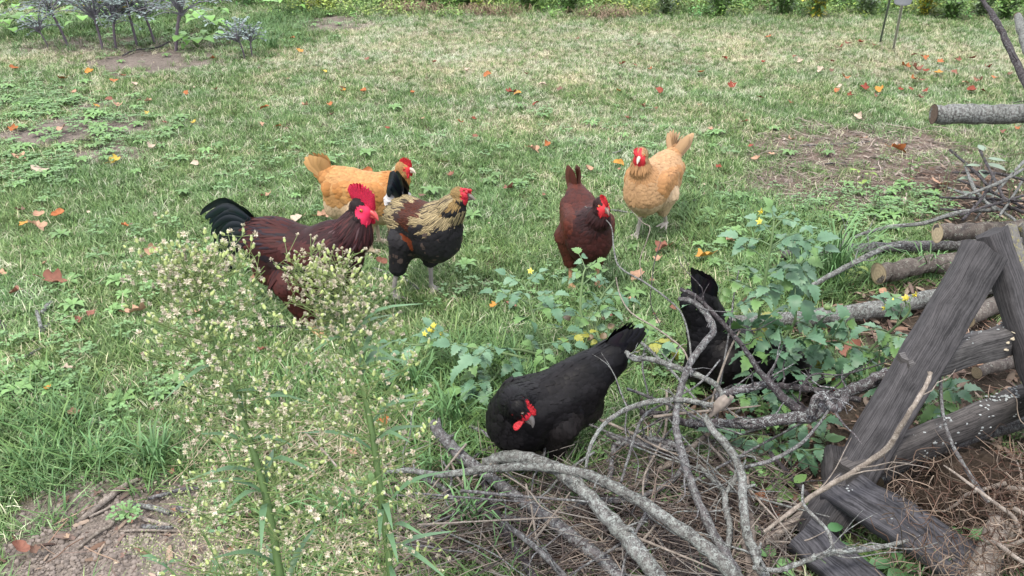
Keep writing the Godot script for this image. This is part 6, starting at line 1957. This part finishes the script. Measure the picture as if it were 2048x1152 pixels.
# ------------------------------------------------------------------ the flowering weeds in front
func horseweed(label: String, foot: Vector3, spine: Array, reach: float, from: float, heads: int, depth: float, fine := 1.0, narrow := 14):
	var o := thing("flowering_weed", label, "weed", foot, 0, "flowering weeds")
	var pts := []
	for p in spine: pts.append((D(p[0], p[1], p[2])) - foot)
	var sp := spline(pts, 8)
	var b := MB.new()
	var rads := PackedFloat32Array()
	for i in sp.size(): rads.append(lerpf(0.0068, 0.0020, float(i) / (sp.size() - 1)) * fine)
	b.tube(sp, rads, 8, Color(0.085, 0.145, 0.05))
	part("stem", b.mesh(), M.stem, o)
	var bud := MB.new()
	bud.tube([Vector3.ZERO, Vector3(0, 0.35, 0), Vector3(0, 0.75, 0), Vector3(0, 1.0, 0)], [0.16, 0.36, 0.27, 0.2], 6, Color.WHITE)
	var puff := MB.new()
	for i in 26:
		var d := Vector3(rr(-1, 1), rr(-0.1, 1.2), rr(-1, 1)).normalized()
		puff.ribbon([Vector3.ZERO, d * 0.35, d * rr(0.5, 0.75)], [0.03, 0.075, 0.05], Vector3(rr(-1, 1), 1, rr(-1, 1)), 0.2, Color.WHITE * 0.9, Color.WHITE)
	var buds := Scatter.new()
	var puffs := Scatter.new()
	var twigs := MB.new()
	var n := 0
	var branches := int(heads / 13.0)
	for i in branches:
		var t := from + (1.0 - from) * pow((i + rng.randf()) / branches, 0.92)
		var at: Vector3 = sp[int(t * (sp.size() - 1))]
		var a := i * 2.4 + rr(-0.4, 0.4)
		var out := Vector3(cos(a), 0, sin(a) * 0.7)
		var l := reach * (1.05 - 0.5 * (t - from) / (1.0 - from)) * rr(0.6, 1.1)
		var tip := at + out * l + Vector3.UP * l * rr(0.35, 0.8)
		var q := spline([at, at + out * l * 0.5 + Vector3.UP * l * 0.2, tip], 5)
		twigs.tube(q, lerp_list([0.0013 * fine, 0.001 * fine, 0.0006 * fine], 5), 4, Color(0.14, 0.20, 0.07), false)
		for h in 13:
			var k := rr(0.35, 1.0)
			var p: Vector3 = q[int(k * (q.size() - 1))]
			var d := Vector3(rr(-1, 1), rr(-0.2, 1.0), rr(-1, 1)).normalized()
			var e := p + d * rr(0.010, 0.042) * fine
			twigs.tube([p, e], [0.0006 * fine, 0.0005 * fine], 3, Color(0.17, 0.23, 0.09), false)
			var z := rr(0.0048, 0.0088) * fine
			var up := (d + Vector3.UP * 0.7).normalized()
			var bs := turn_to(up, Vector3.RIGHT)
			var basis := Basis(bs.y, bs.x, bs.z)
			var kind := rng.randf()
			if kind < 0.50:
				buds.put(Transform3D(basis.scaled(Vector3.ONE * z), e), Color(0.36, 0.43, 0.17) * rr(0.7, 1.3))
				puffs.put(Transform3D(basis.scaled(Vector3.ONE * z * 0.55), e + up * z * 0.9), Color(0.72, 0.70, 0.58) * rr(0.85, 1.1))
			else:
				puffs.put(Transform3D(basis.scaled(Vector3.ONE * z * rr(0.7, 1.35)), e), Color(0.56, 0.51, 0.40) * rr(0.75, 1.25))
	part("twigs", twigs.mesh(), M.stem, o).set_meta("kind", "stuff")
	stuff("buds", buds, bud.mesh(), M.straw, "", "", o)
	stuff("seed_heads", puffs, puff.mesh(), M.leaf_dry, "", "", o)
	for i in narrow:
		var t := rr(0.0, 0.62)
		var at: Vector3 = sp[int(t * (sp.size() - 1))]
		var a := rr(0, TAU)
		var out := Vector3(cos(a), 0, sin(a) * 0.7).normalized()
		var l := rr(0.07, 0.12) * fine
		var lm := MB.new()
		var up := rr(0.0, 0.9)
		lm.ribbon(spline([at, at + out * l * 0.4 + Vector3.UP * l * up * 0.6, at + out * l + Vector3.UP * l * (up - 0.25)], 3), lerp_list([0.0014, 0.0052, 0.0005], 3), Vector3.UP, -0.2, Color(0.075, 0.15, 0.075) * rr(0.8, 1.3), Color(0.095, 0.18, 0.09) * rr(0.8, 1.3))
		part("leaf", lm.mesh(), M.leaf_green, o)


func make_horseweed():
	var q := D(560, 1500, 1.25)
	horseweed("tall flowering weed in the foreground, the left one, with thick green stem leaning left", Vector3(D(640, 1300, 1.22).x, 0, D(640, 1300, 1.22).z), [[590, 1330, 1.22], [560, 1150, 1.22], [530, 985, 1.22], [480, 820, 1.23], [428, 680, 1.24], [398, 585, 1.25], [384, 545, 1.26]], 0.165, 0.04, 1350, 1.22, 1.0, 26)
	horseweed("tall flowering weed in the foreground, the right one, in front of the dark rooster", Vector3(D(800, 1330, 1.27).x, 0, D(800, 1330, 1.27).z), [[800, 1330, 1.27], [782, 1150, 1.27], [760, 980, 1.27], [738, 830, 1.28], [702, 690, 1.29], [676, 622, 1.30], [655, 580, 1.31], [640, 552, 1.32]], 0.12, 0.03, 1000, 1.27, 1.0, 26)
	horseweed("small fine flowering weed at the bottom left beside the bare dirt", Vector3(D(420, 1180, 1.7).x, 0, D(420, 1180, 1.7).z), [[470, 1190, 1.7], [430, 1110, 1.7], [395, 1040, 1.7], [400, 985, 1.72]], 0.12, 0.05, 420, 1.7, 0.55, 6)
	horseweed("low fine flowering weed creeping over the bare dirt at the bottom edge", Vector3(D(300, 1200, 1.75).x, 0, D(300, 1200, 1.75).z), [[390, 1200, 1.75], [330, 1130, 1.78], [270, 1090, 1.8]], 0.09, 0.1, 260, 1.75, 0.5, 5)


# ------------------------------------------------------------------ seedlings and grass clumps at the right
func make_saplings():
	# leafy shoots: [px, py, tall, leaves, leaf length, colour, label]
	for q in [
		[1955, 420, 0.34, 9, 0.075, Color(0.16, 0.215, 0.16), "pale silvery leaved sapling under the grey log"],
		[1715, 395, 0.17, 8, 0.035, Color(0.20, 0.30, 0.06), "bright green seedling on the mulch patch left of the sapling"],
		[1750, 425, 0.14, 14, 0.028, Color(0.12, 0.24, 0.07), "bushy green seedling just behind the upper cut log"],
		[1822, 360, 0.16, 14, 0.026, Color(0.13, 0.22, 0.07), "thin upright green weed on the mulch patch"],
		[1875, 455, 0.36, 40, 0.014, Color(0.12, 0.18, 0.09), "feathery green weed standing left of the heap of dark twigs"],
		[2015, 440, 0.40, 60, 0.013, Color(0.13, 0.21, 0.10), "ferny green plant at the right edge behind the sawhorse"],
		[1580, 1000, 0.07, 6, 0.055, Color(0.13, 0.23, 0.07), "broad leaved green weed on the chips left of the sawhorse foot boards"],
		[1640, 1110, 0.08, 9, 0.06, Color(0.055, 0.135, 0.055), "dark green weed between the two foot boards"],
		[1860, 1140, 0.16, 8, 0.085, Color(0.075, 0.165, 0.06), "large leaved green shoot in front of the sawhorse foot board"],
		[1720, 1170, 0.07, 8, 0.06, Color(0.065, 0.145, 0.06), "dark leaved weed at the bottom edge below the short foot board"],
		[1810, 1180, 0.08, 7, 0.06, Color(0.07, 0.155, 0.06), "toothed leaf weed at the bottom edge left of the large leaved shoot"],
		[1530, 1150, 0.07, 6, 0.05, Color(0.10, 0.20, 0.07), "small green seedling beside the end of the pale forking branch"],
		[1490, 1120, 0.05, 5, 0.035, Color(0.11, 0.21, 0.08), "tiny green seedling by the weathered lath"],
		[1000, 1075, 0.05, 4, 0.05, Color(0.11, 0.21, 0.07), "green leaf shoot among the dead twigs left of the arched branch"],
		[1640, 905, 0.06, 6, 0.045, Color(0.13, 0.24, 0.10), "pale green weed on the chips below the knotted bough"],
		[925, 800, 0.06, 8, 0.05, Color(0.11, 0.22, 0.06), "broad leaved dock in the long grass left of the black hen"],
		[1700, 560, 0.10, 5, 0.05, Color(0.20, 0.28, 0.05), "yellow green seedling in the long grass left of the short cut log"]]:
		var o := thing("seedling", q[6], "seedling", G(q[0], q[1]), 0, "seedlings around the brush pile")
		var tall: float = q[2]
		var shoots := 3 if q[3] > 12 else 2 if q[3] > 6 else 1
		for s in shoots:
			var top := Vector3(rr(-0.2, 0.2) * tall, tall * rr(0.8, 1.0), rr(-0.1, 0.1) * tall)
			var pts := spline([Vector3(rr(-0.01, 0.01), 0, 0), top * 0.5 + Vector3(rr(-0.02, 0.02), 0, 0), top], 5)
			var b := MB.new()
			b.tube(pts, lerp_list([0.0026, 0.002, 0.0012], 5), 5, Color(0.16, 0.17, 0.10), false)
			part("stem", b.mesh(), M.stem, o)
			var m: int = int(ceil(q[3] / float(shoots)))
			for i in m:
				var t := rr(0.25, 1.0)
				var a := i * 2.4 + s
				var p: Vector3 = pts[int(t * (pts.size() - 1))]
				var d := Vector3(cos(a), rr(-0.15, 0.35), sin(a)).normalized()
				var l: float = q[4] * rr(0.7, 1.15)
				var lm := MB.new()
				var cc: Color = q[5] * rr(0.8, 1.25)
				var st := p + d * l * 0.25
				var sag := Vector3.UP * l * rr(0.05, 0.35)
				lm.tube([p, st], [0.001, 0.0008], 4, cc, false)
				lm.ribbon([st, st + d * l * 0.2, st + d * l * 0.45, st + d * l * 0.75 - sag * 0.3, st + d * l - sag], [l * 0.06, l * 0.27, l * 0.31, l * 0.2, l * 0.01], Vector3.UP, -0.3, cc, cc * 1.1, 0.93)
				part("leaf", lm.mesh(), M.leaf_green, o)
	# clumps of long grass
	for q in [[1665, 570, 0.30, 70, "clump of long dark grass in front of the thin grey log"], [1600, 560, 0.2, 40, "tuft of long grass right of the raised black tail"], [1850, 560, 0.16, 30, "tuft of grass between the cut logs"], [905, 860, 0.17, 46, "tuft of long bright grass left of the black hen"], [840, 780, 0.14, 40, "tuft of grass at the left foot of the tomato plant"], [700, 1040, 0.14, 40, "tuft of green grass between the two tall flowering weeds"], [1130, 870, 0.12, 26, "tuft of grass under the black hen"], [310, 930, 0.13, 40, "tuft of long grass at the top of the bare dirt"], [545, 100, 0.16, 46, "tuft of arching grass right of the small kale"], [880, 960, 0.12, 30, "tuft of grass where the long branches cross"], [940, 1060, 0.16, 30, "tuft of wide bladed grass beside the slender dark branch"]]:
		var b := MB.new()
		for i in q[3]:
			var a := rr(0, TAU)
			var d := Vector3(cos(a), 0, sin(a))
			var l: float = q[2] * rr(0.5, 1.1)
			var p := Vector3(rr(-0.03, 0.03), 0, rr(-0.03, 0.03))
			var cc := Color(0.085, 0.17, 0.065) * rr(0.7, 1.5)
			var lean := rr(0.15, 0.8)
			b.ribbon([p, p + d * l * lean * 0.3 + Vector3.UP * l * 0.5, p + d * l * lean * 0.8 + Vector3.UP * l * 0.8, p + d * l * lean * 1.3 + Vector3.UP * l * 0.75], [0.002, 0.0028, 0.0022, 0.0004], Vector3.UP, -0.2, cc, cc * 1.15)
		var o := thing("grass_clump", q[4], "grass clump", G(q[0], q[1]), 0, "clumps of long grass")
		part("blades", b.mesh(), M.grass, o).set_meta("kind", "stuff")


# ------------------------------------------------------------------ fallen leaves
func fallen_leaf(sd: int, oval: bool) -> ArrayMesh:
	var w := RandomNumberGenerator.new()
	w.seed = sd
	var b := MB.new()
	var segs := 26
	var bend := w.randf_range(-2.4, 3.4)
	var cup := w.randf_range(1.0, 3.8)
	var twist := w.randf_range(-1.5, 1.5)
	var lobes := w.randi_range(3, 5)
	var shape := func(x: float, z: float) -> Vector3:
		var y := 0.12 + cup * z * z + bend * x * x * 0.5 + twist * x * z + 0.04 * sin(x * 11.0 + sd) * cos(z * 9.0)
		return Vector3(x * (1.0 - absf(bend) * x * x * 0.18), y * 0.55, z * (1.0 - cup * z * z * 0.25))
	var mid := b.vert(shape.call(0, 0), Vector3.UP, Color.WHITE * 0.82)
	for ringi in 3:
		for i in segs:
			var a := TAU * i / segs
			var r := 0.5
			if oval: r = 0.5 * (0.60 + 0.40 * absf(cos(a))) * (1.0 + 0.05 * sin(a * 13.0))
			else: r = 0.5 * (0.80 + 0.15 * cos(a * lobes) + 0.08 * sin(a * 9.0 + sd) + 0.05 * sin(a * 2.0 + sd * 0.7))
			r *= [0.38, 0.75, 1.0][ringi]
			var vein := 1.0 + 0.16 * cos(a * lobes) + 0.22 * sin(a * 5.0 + sd * 1.3 + ringi * 2.0)
			b.vert(shape.call(r * cos(a), r * sin(a)), Vector3.UP, Color.WHITE * vein * [0.95, 1.0, 0.88][ringi])
	for i in segs:
		var j := (i + 1) % segs
		b.tri(mid, mid + 1 + j, mid + 1 + i)
		for ringi in 2:
			var q := mid + 1 + ringi * segs
			b.quad(q + i, q + j, q + segs + j, q + segs + i)
	b.smooth()
	b.tube([shape.call(-0.42, 0), shape.call(-0.55, 0.02) + Vector3(0, 0.03, 0), shape.call(-0.62, 0.05) + Vector3(-0.15, 0.08, 0.02)], [0.014, 0.012, 0.014], 5, Color(0.7, 0.6, 0.5), false)
	return b.mesh()


func make_leaves():
	var shapes := []
	for i in 9: shapes.append(fallen_leaf(900 + i * 7, i % 3 == 0))
	var tones := {"o": ["orange", Color(0.36, 0.125, 0.042)], "r": ["rust red", Color(0.23, 0.052, 0.030)], "t": ["pinkish tan", Color(0.42, 0.255, 0.17)], "y": ["yellow", Color(0.50, 0.37, 0.07)], "b": ["dark brown", Color(0.15, 0.085, 0.06)], "p": ["pale cream", Color(0.47, 0.38, 0.30)], "a": ["amber", Color(0.46, 0.23, 0.045)], "m": ["reddish brown", Color(0.22, 0.092, 0.062)]}
	var mats := {}
	for k in tones:
		var m := mat("fallen_" + str(tones[k][0]).replace(" ", "_"), 0.65, 0.4)
		m.albedo_color = tones[k][1].linear_to_srgb()
		m.backlight_enabled = true
		m.backlight = Color(0.25, 0.25, 0.25)
		mats[k] = m
	# [px, py, photo size, tone]
	var L := [[126, 160, 26, "o"], [181, 147, 22, "a"], [228, 163, 20, "o"], [246, 155, 16, "r"], [268, 172, 18, "p"], [165, 112, 16, "p"], [28, 140, 20, "o"], [150, 188, 16, "t"], [218, 201, 16, "m"], [193, 216, 16, "a"], [237, 214, 24, "t"], [298, 205, 18, "t"], [280, 203, 14, "m"], [372, 188, 14, "o"], [430, 181, 18, "t"], [530, 218, 20, "o"], [610, 214, 18, "t"], [660, 212, 18, "o"], [665, 232, 14, "b"], [390, 248, 18, "y"], [330, 248, 14, "m"], [522, 251, 14, "t"], [558, 255, 18, "o"], [576, 260, 14, "b"], [232, 324, 24, "y"], [305, 298, 22, "p"], [36, 321, 32, "t"], [82, 343, 36, "p"], [125, 260, 28, "t"], [30, 262, 24, "o"], [292, 228, 14, "y"], [425, 118, 14, "o"], [600, 104, 18, "a"], [572, 160, 16, "t"], [648, 145, 14, "y"], [686, 180, 16, "t"], [585, 78, 12, "o"], [390, 330, 16, "p"], [540, 392, 18, "t"], [525, 395, 10, "m"],
		[80, 434, 22, "t"], [118, 433, 26, "o"], [50, 452, 22, "a"], [74, 457, 34, "t"], [42, 424, 18, "b"], [249, 455, 16, "o"], [305, 507, 30, "t"], [108, 566, 46, "m"], [34, 588, 26, "m"], [0, 552, 24, "t"], [92, 530, 14, "t"], [276, 629, 44, "t"], [183, 629, 20, "m"], [156, 643, 18, "m"], [398, 626, 24, "t"], [148, 833, 28, "t"], [98, 782, 18, "a"], [135, 742, 22, "p"], [290, 715, 22, "b"], [525, 705, 20, "m"], [700, 910, 34, "t"], [768, 848, 34, "o"], [42, 1104, 38, "m"], [70, 1105, 22, "b"], [598, 440, 34, "p"], [645, 436, 26, "t"],
		[722, 353, 20, "p"], [735, 346, 20, "o"], [890, 328, 22, "m"], [903, 354, 20, "m"], [845, 395, 18, "b"], [762, 528, 24, "m"], [775, 260, 14, "r"], [728, 186, 20, "o"], [735, 120, 14, "m"], [687, 184, 14, "a"], [825, 188, 14, "o"], [870, 127, 14, "m"], [930, 140, 14, "r"], [975, 152, 20, "o"], [935, 142, 14, "p"], [1022, 188, 26, "r"], [1035, 190, 18, "a"], [1085, 172, 20, "p"], [1120, 181, 18, "b"], [1072, 210, 18, "r"], [1053, 151, 16, "m"], [1018, 380, 24, "m"], [1066, 303, 26, "t"], [1095, 292, 16, "o"], [1175, 342, 22, "t"], [1140, 344, 14, "m"], [1237, 330, 22, "a"], [948, 240, 12, "r"], [920, 248, 18, "o"], [845, 240, 14, "t"], [950, 275, 14, "m"], [1155, 80, 12, "m"], [1278, 92, 12, "b"], [1245, 130, 16, "r"], [1268, 132, 12, "r"], [1300, 140, 12, "o"], [1238, 183, 16, "a"], [1318, 183, 20, "r"], [1285, 215, 14, "m"], [1312, 220, 12, "m"], [1255, 240, 16, "m"], [1400, 148, 18, "o"], [1420, 262, 16, "t"], [1400, 212, 16, "o"],
		[1325, 500, 34, "m"], [1318, 522, 22, "t"], [1408, 518, 36, "a"], [1277, 556, 36, "t"], [990, 615, 20, "a"], [1020, 614, 28, "m"], [1213, 636, 22, "m"], [1260, 605, 20, "t"], [1345, 620, 16, "m"],
		[1535, 77, 18, "o"], [1449, 119, 14, "r"], [1525, 127, 14, "r"], [1462, 175, 24, "r"], [1520, 198, 18, "r"], [1580, 206, 14, "r"], [1590, 115, 14, "m"], [1600, 125, 16, "p"], [1642, 143, 22, "p"], [1662, 143, 12, "b"], [1688, 158, 24, "o"], [1664, 125, 12, "r"], [1680, 98, 24, "r"], [1695, 90, 16, "m"], [1720, 87, 16, "r"], [1748, 93, 14, "r"], [1727, 178, 22, "r"], [1755, 183, 24, "a"], [1753, 195, 18, "m"], [1676, 183, 22, "o"], [1677, 175, 16, "p"], [1700, 193, 16, "r"], [1800, 182, 14, "r"], [1820, 180, 14, "r"], [1850, 183, 16, "r"], [1838, 198, 18, "b"], [1810, 135, 22, "o"], [1830, 141, 28, "m"], [1852, 145, 16, "r"], [1847, 118, 20, "o"], [1828, 112, 14, "m"], [1880, 126, 18, "o"], [1915, 122, 16, "m"], [1943, 119, 20, "r"], [1975, 136, 18, "r"], [1876, 148, 20, "a"], [1908, 147, 18, "m"], [1990, 157, 18, "o"], [1958, 165, 22, "m"], [1943, 184, 24, "r"], [1965, 184, 16, "r"], [1930, 168, 20, "t"], [2020, 150, 14, "m"], [1825, 160, 16, "o"], [1840, 163, 20, "m"], [1715, 237, 22, "p"], [1490, 246, 18, "r"], [1420, 262, 14, "p"], [1580, 282, 18, "t"], [1726, 280, 22, "t"], [1795, 303, 34, "o"], [1502, 295, 14, "r"], [1512, 322, 20, "t"], [1540, 312, 18, "t"], [1437, 338, 14, "r"], [1880, 374, 44, "t"], [2030, 258, 20, "o"], [2003, 266, 18, "m"], [1460, 485, 20, "t"], [1580, 494, 30, "t"], [1710, 520, 22, "m"], [1705, 710, 50, "m"], [1520, 1010, 50, "o"], [1550, 1035, 26, "m"], [1610, 640, 14, "m"], [1795, 940, 30, "t"], [1960, 735, 24, "t"], [1480, 660, 16, "a"], [1445, 690, 20, "t"], [1660, 965, 22, "b"], [1765, 590, 20, "t"], [1400, 560, 14, "t"], [1580, 925, 30, "m"], [1435, 965, 30, "b"], [1190, 1010, 26, "b"]]
	var marks := [["the kale row", 250, 100], ["the dark rooster", 600, 640], ["the long-bearded rooster", 850, 590], ["the walking buff hen", 760, 485], ["the red hen", 1160, 575], ["the front facing buff hen", 1290, 475], ["the front black hen", 1090, 930], ["the pecking black hen", 1470, 740], ["the leaning green post", 1761, 82], ["the floating grey log", 1900, 330], ["the short cut log", 1760, 570], ["the sawhorse", 1700, 1000], ["the bottom left dirt patch", 200, 1080], ["the left edge sticks", 70, 660], ["the small kale plant pair", 498, 118], ["the brown grass tussock", 1215, 40], ["the mulch patch", 1700, 330]]
	marks[1][0] = "the dark red rooster"
	marks[2][0] = "the bearded rooster"
	marks[9][0] = "the level grey log"
	var groups := {}
	for q in L:
		var best := 0
		var bd := 1e9
		var at := G(q[0], q[1])
		for i in marks.size():
			var d := G(marks[i][1], marks[i][2]).distance_to(at)
			if d < bd:
				bd = d
				best = i
		var to := at - G(marks[best][1], marks[best][2])
		var side := ""
		if absf(to.x) > absf(to.z): side = "right of" if to.x > 0 else "left of"
		else: side = "in front of" if to.z > 0 else "behind"
		var key: String = q[3] + side + str(best)
		if not groups.has(key): groups[key] = []
		groups[key].append([bd, q, side, best])
	var nth := ["closest to it", "second closest to it", "third closest to it", "fourth closest to it", "fifth closest to it", "sixth closest to it", "seventh closest to it", "eighth closest to it", "ninth closest to it", "tenth closest to it", "eleventh closest to it", "twelfth closest to it", "thirteenth closest to it", "fourteenth closest to it", "fifteenth closest to it"]
	for key in groups:
		var g: Array = groups[key]
		g.sort_custom(func(a, b): return a[0] < b[0])
		for i in g.size():
			var q: Array = g[i][1]
			var label := "%s fallen leaf %s %s" % [tones[q[3]][0], g[i][2], marks[g[i][3]][0]]
			if g.size() > 1: label += ", " + nth[i]
			var at := G(q[0], q[1], 0.018)
			var o := solo("fallen_leaf", shapes[rng.randi() % shapes.size()], mats[q[3]], label, "leaf", "fallen leaves on the ground", "", at + Vector3(0, 0.008, 0))
			var s: float = q[2] * depth_of(at) / FOCAL * (1.1 if at.z > -4.5 else 0.95)
			o.basis = (Basis(Vector3.UP, rr(0, TAU)) * Basis(Vector3.RIGHT, rr(-0.5, 0.6)) * Basis(Vector3.BACK, rr(-0.4, 0.4))).scaled(Vector3.ONE * s)
	# small scraps of dry leaf, too many to tell apart
	var sc := Scatter.new()
	for i in 900:
		var p := G(rr(-100, 2150), rr(40, 1150), 0)
		var c := maxf(amount("chips", p.x, p.z), amount("dirt", p.x, p.z))
		if rng.randf() > 0.10 + c * 0.6: continue
		var s := rr(0.010, 0.026)
		var col: Color = [Color(0.42, 0.30, 0.21), Color(0.28, 0.15, 0.10), Color(0.50, 0.42, 0.32), Color(0.16, 0.10, 0.08)][rng.randi() % 4]
		sc.put(Transform3D((Basis(Vector3.UP, rr(0, TAU)) * Basis(Vector3.RIGHT, rr(-0.9, 0.9))).scaled(Vector3.ONE * s), p + Vector3(0, 0.025 if c < 0.4 else 0.012, 0)), col * rr(0.8, 1.2))
	stuff("leaf_scraps", sc, shapes[1], M.leaf_dry, "scraps of dry broken leaves strewn over the lawn and the chips", "leaf scraps")
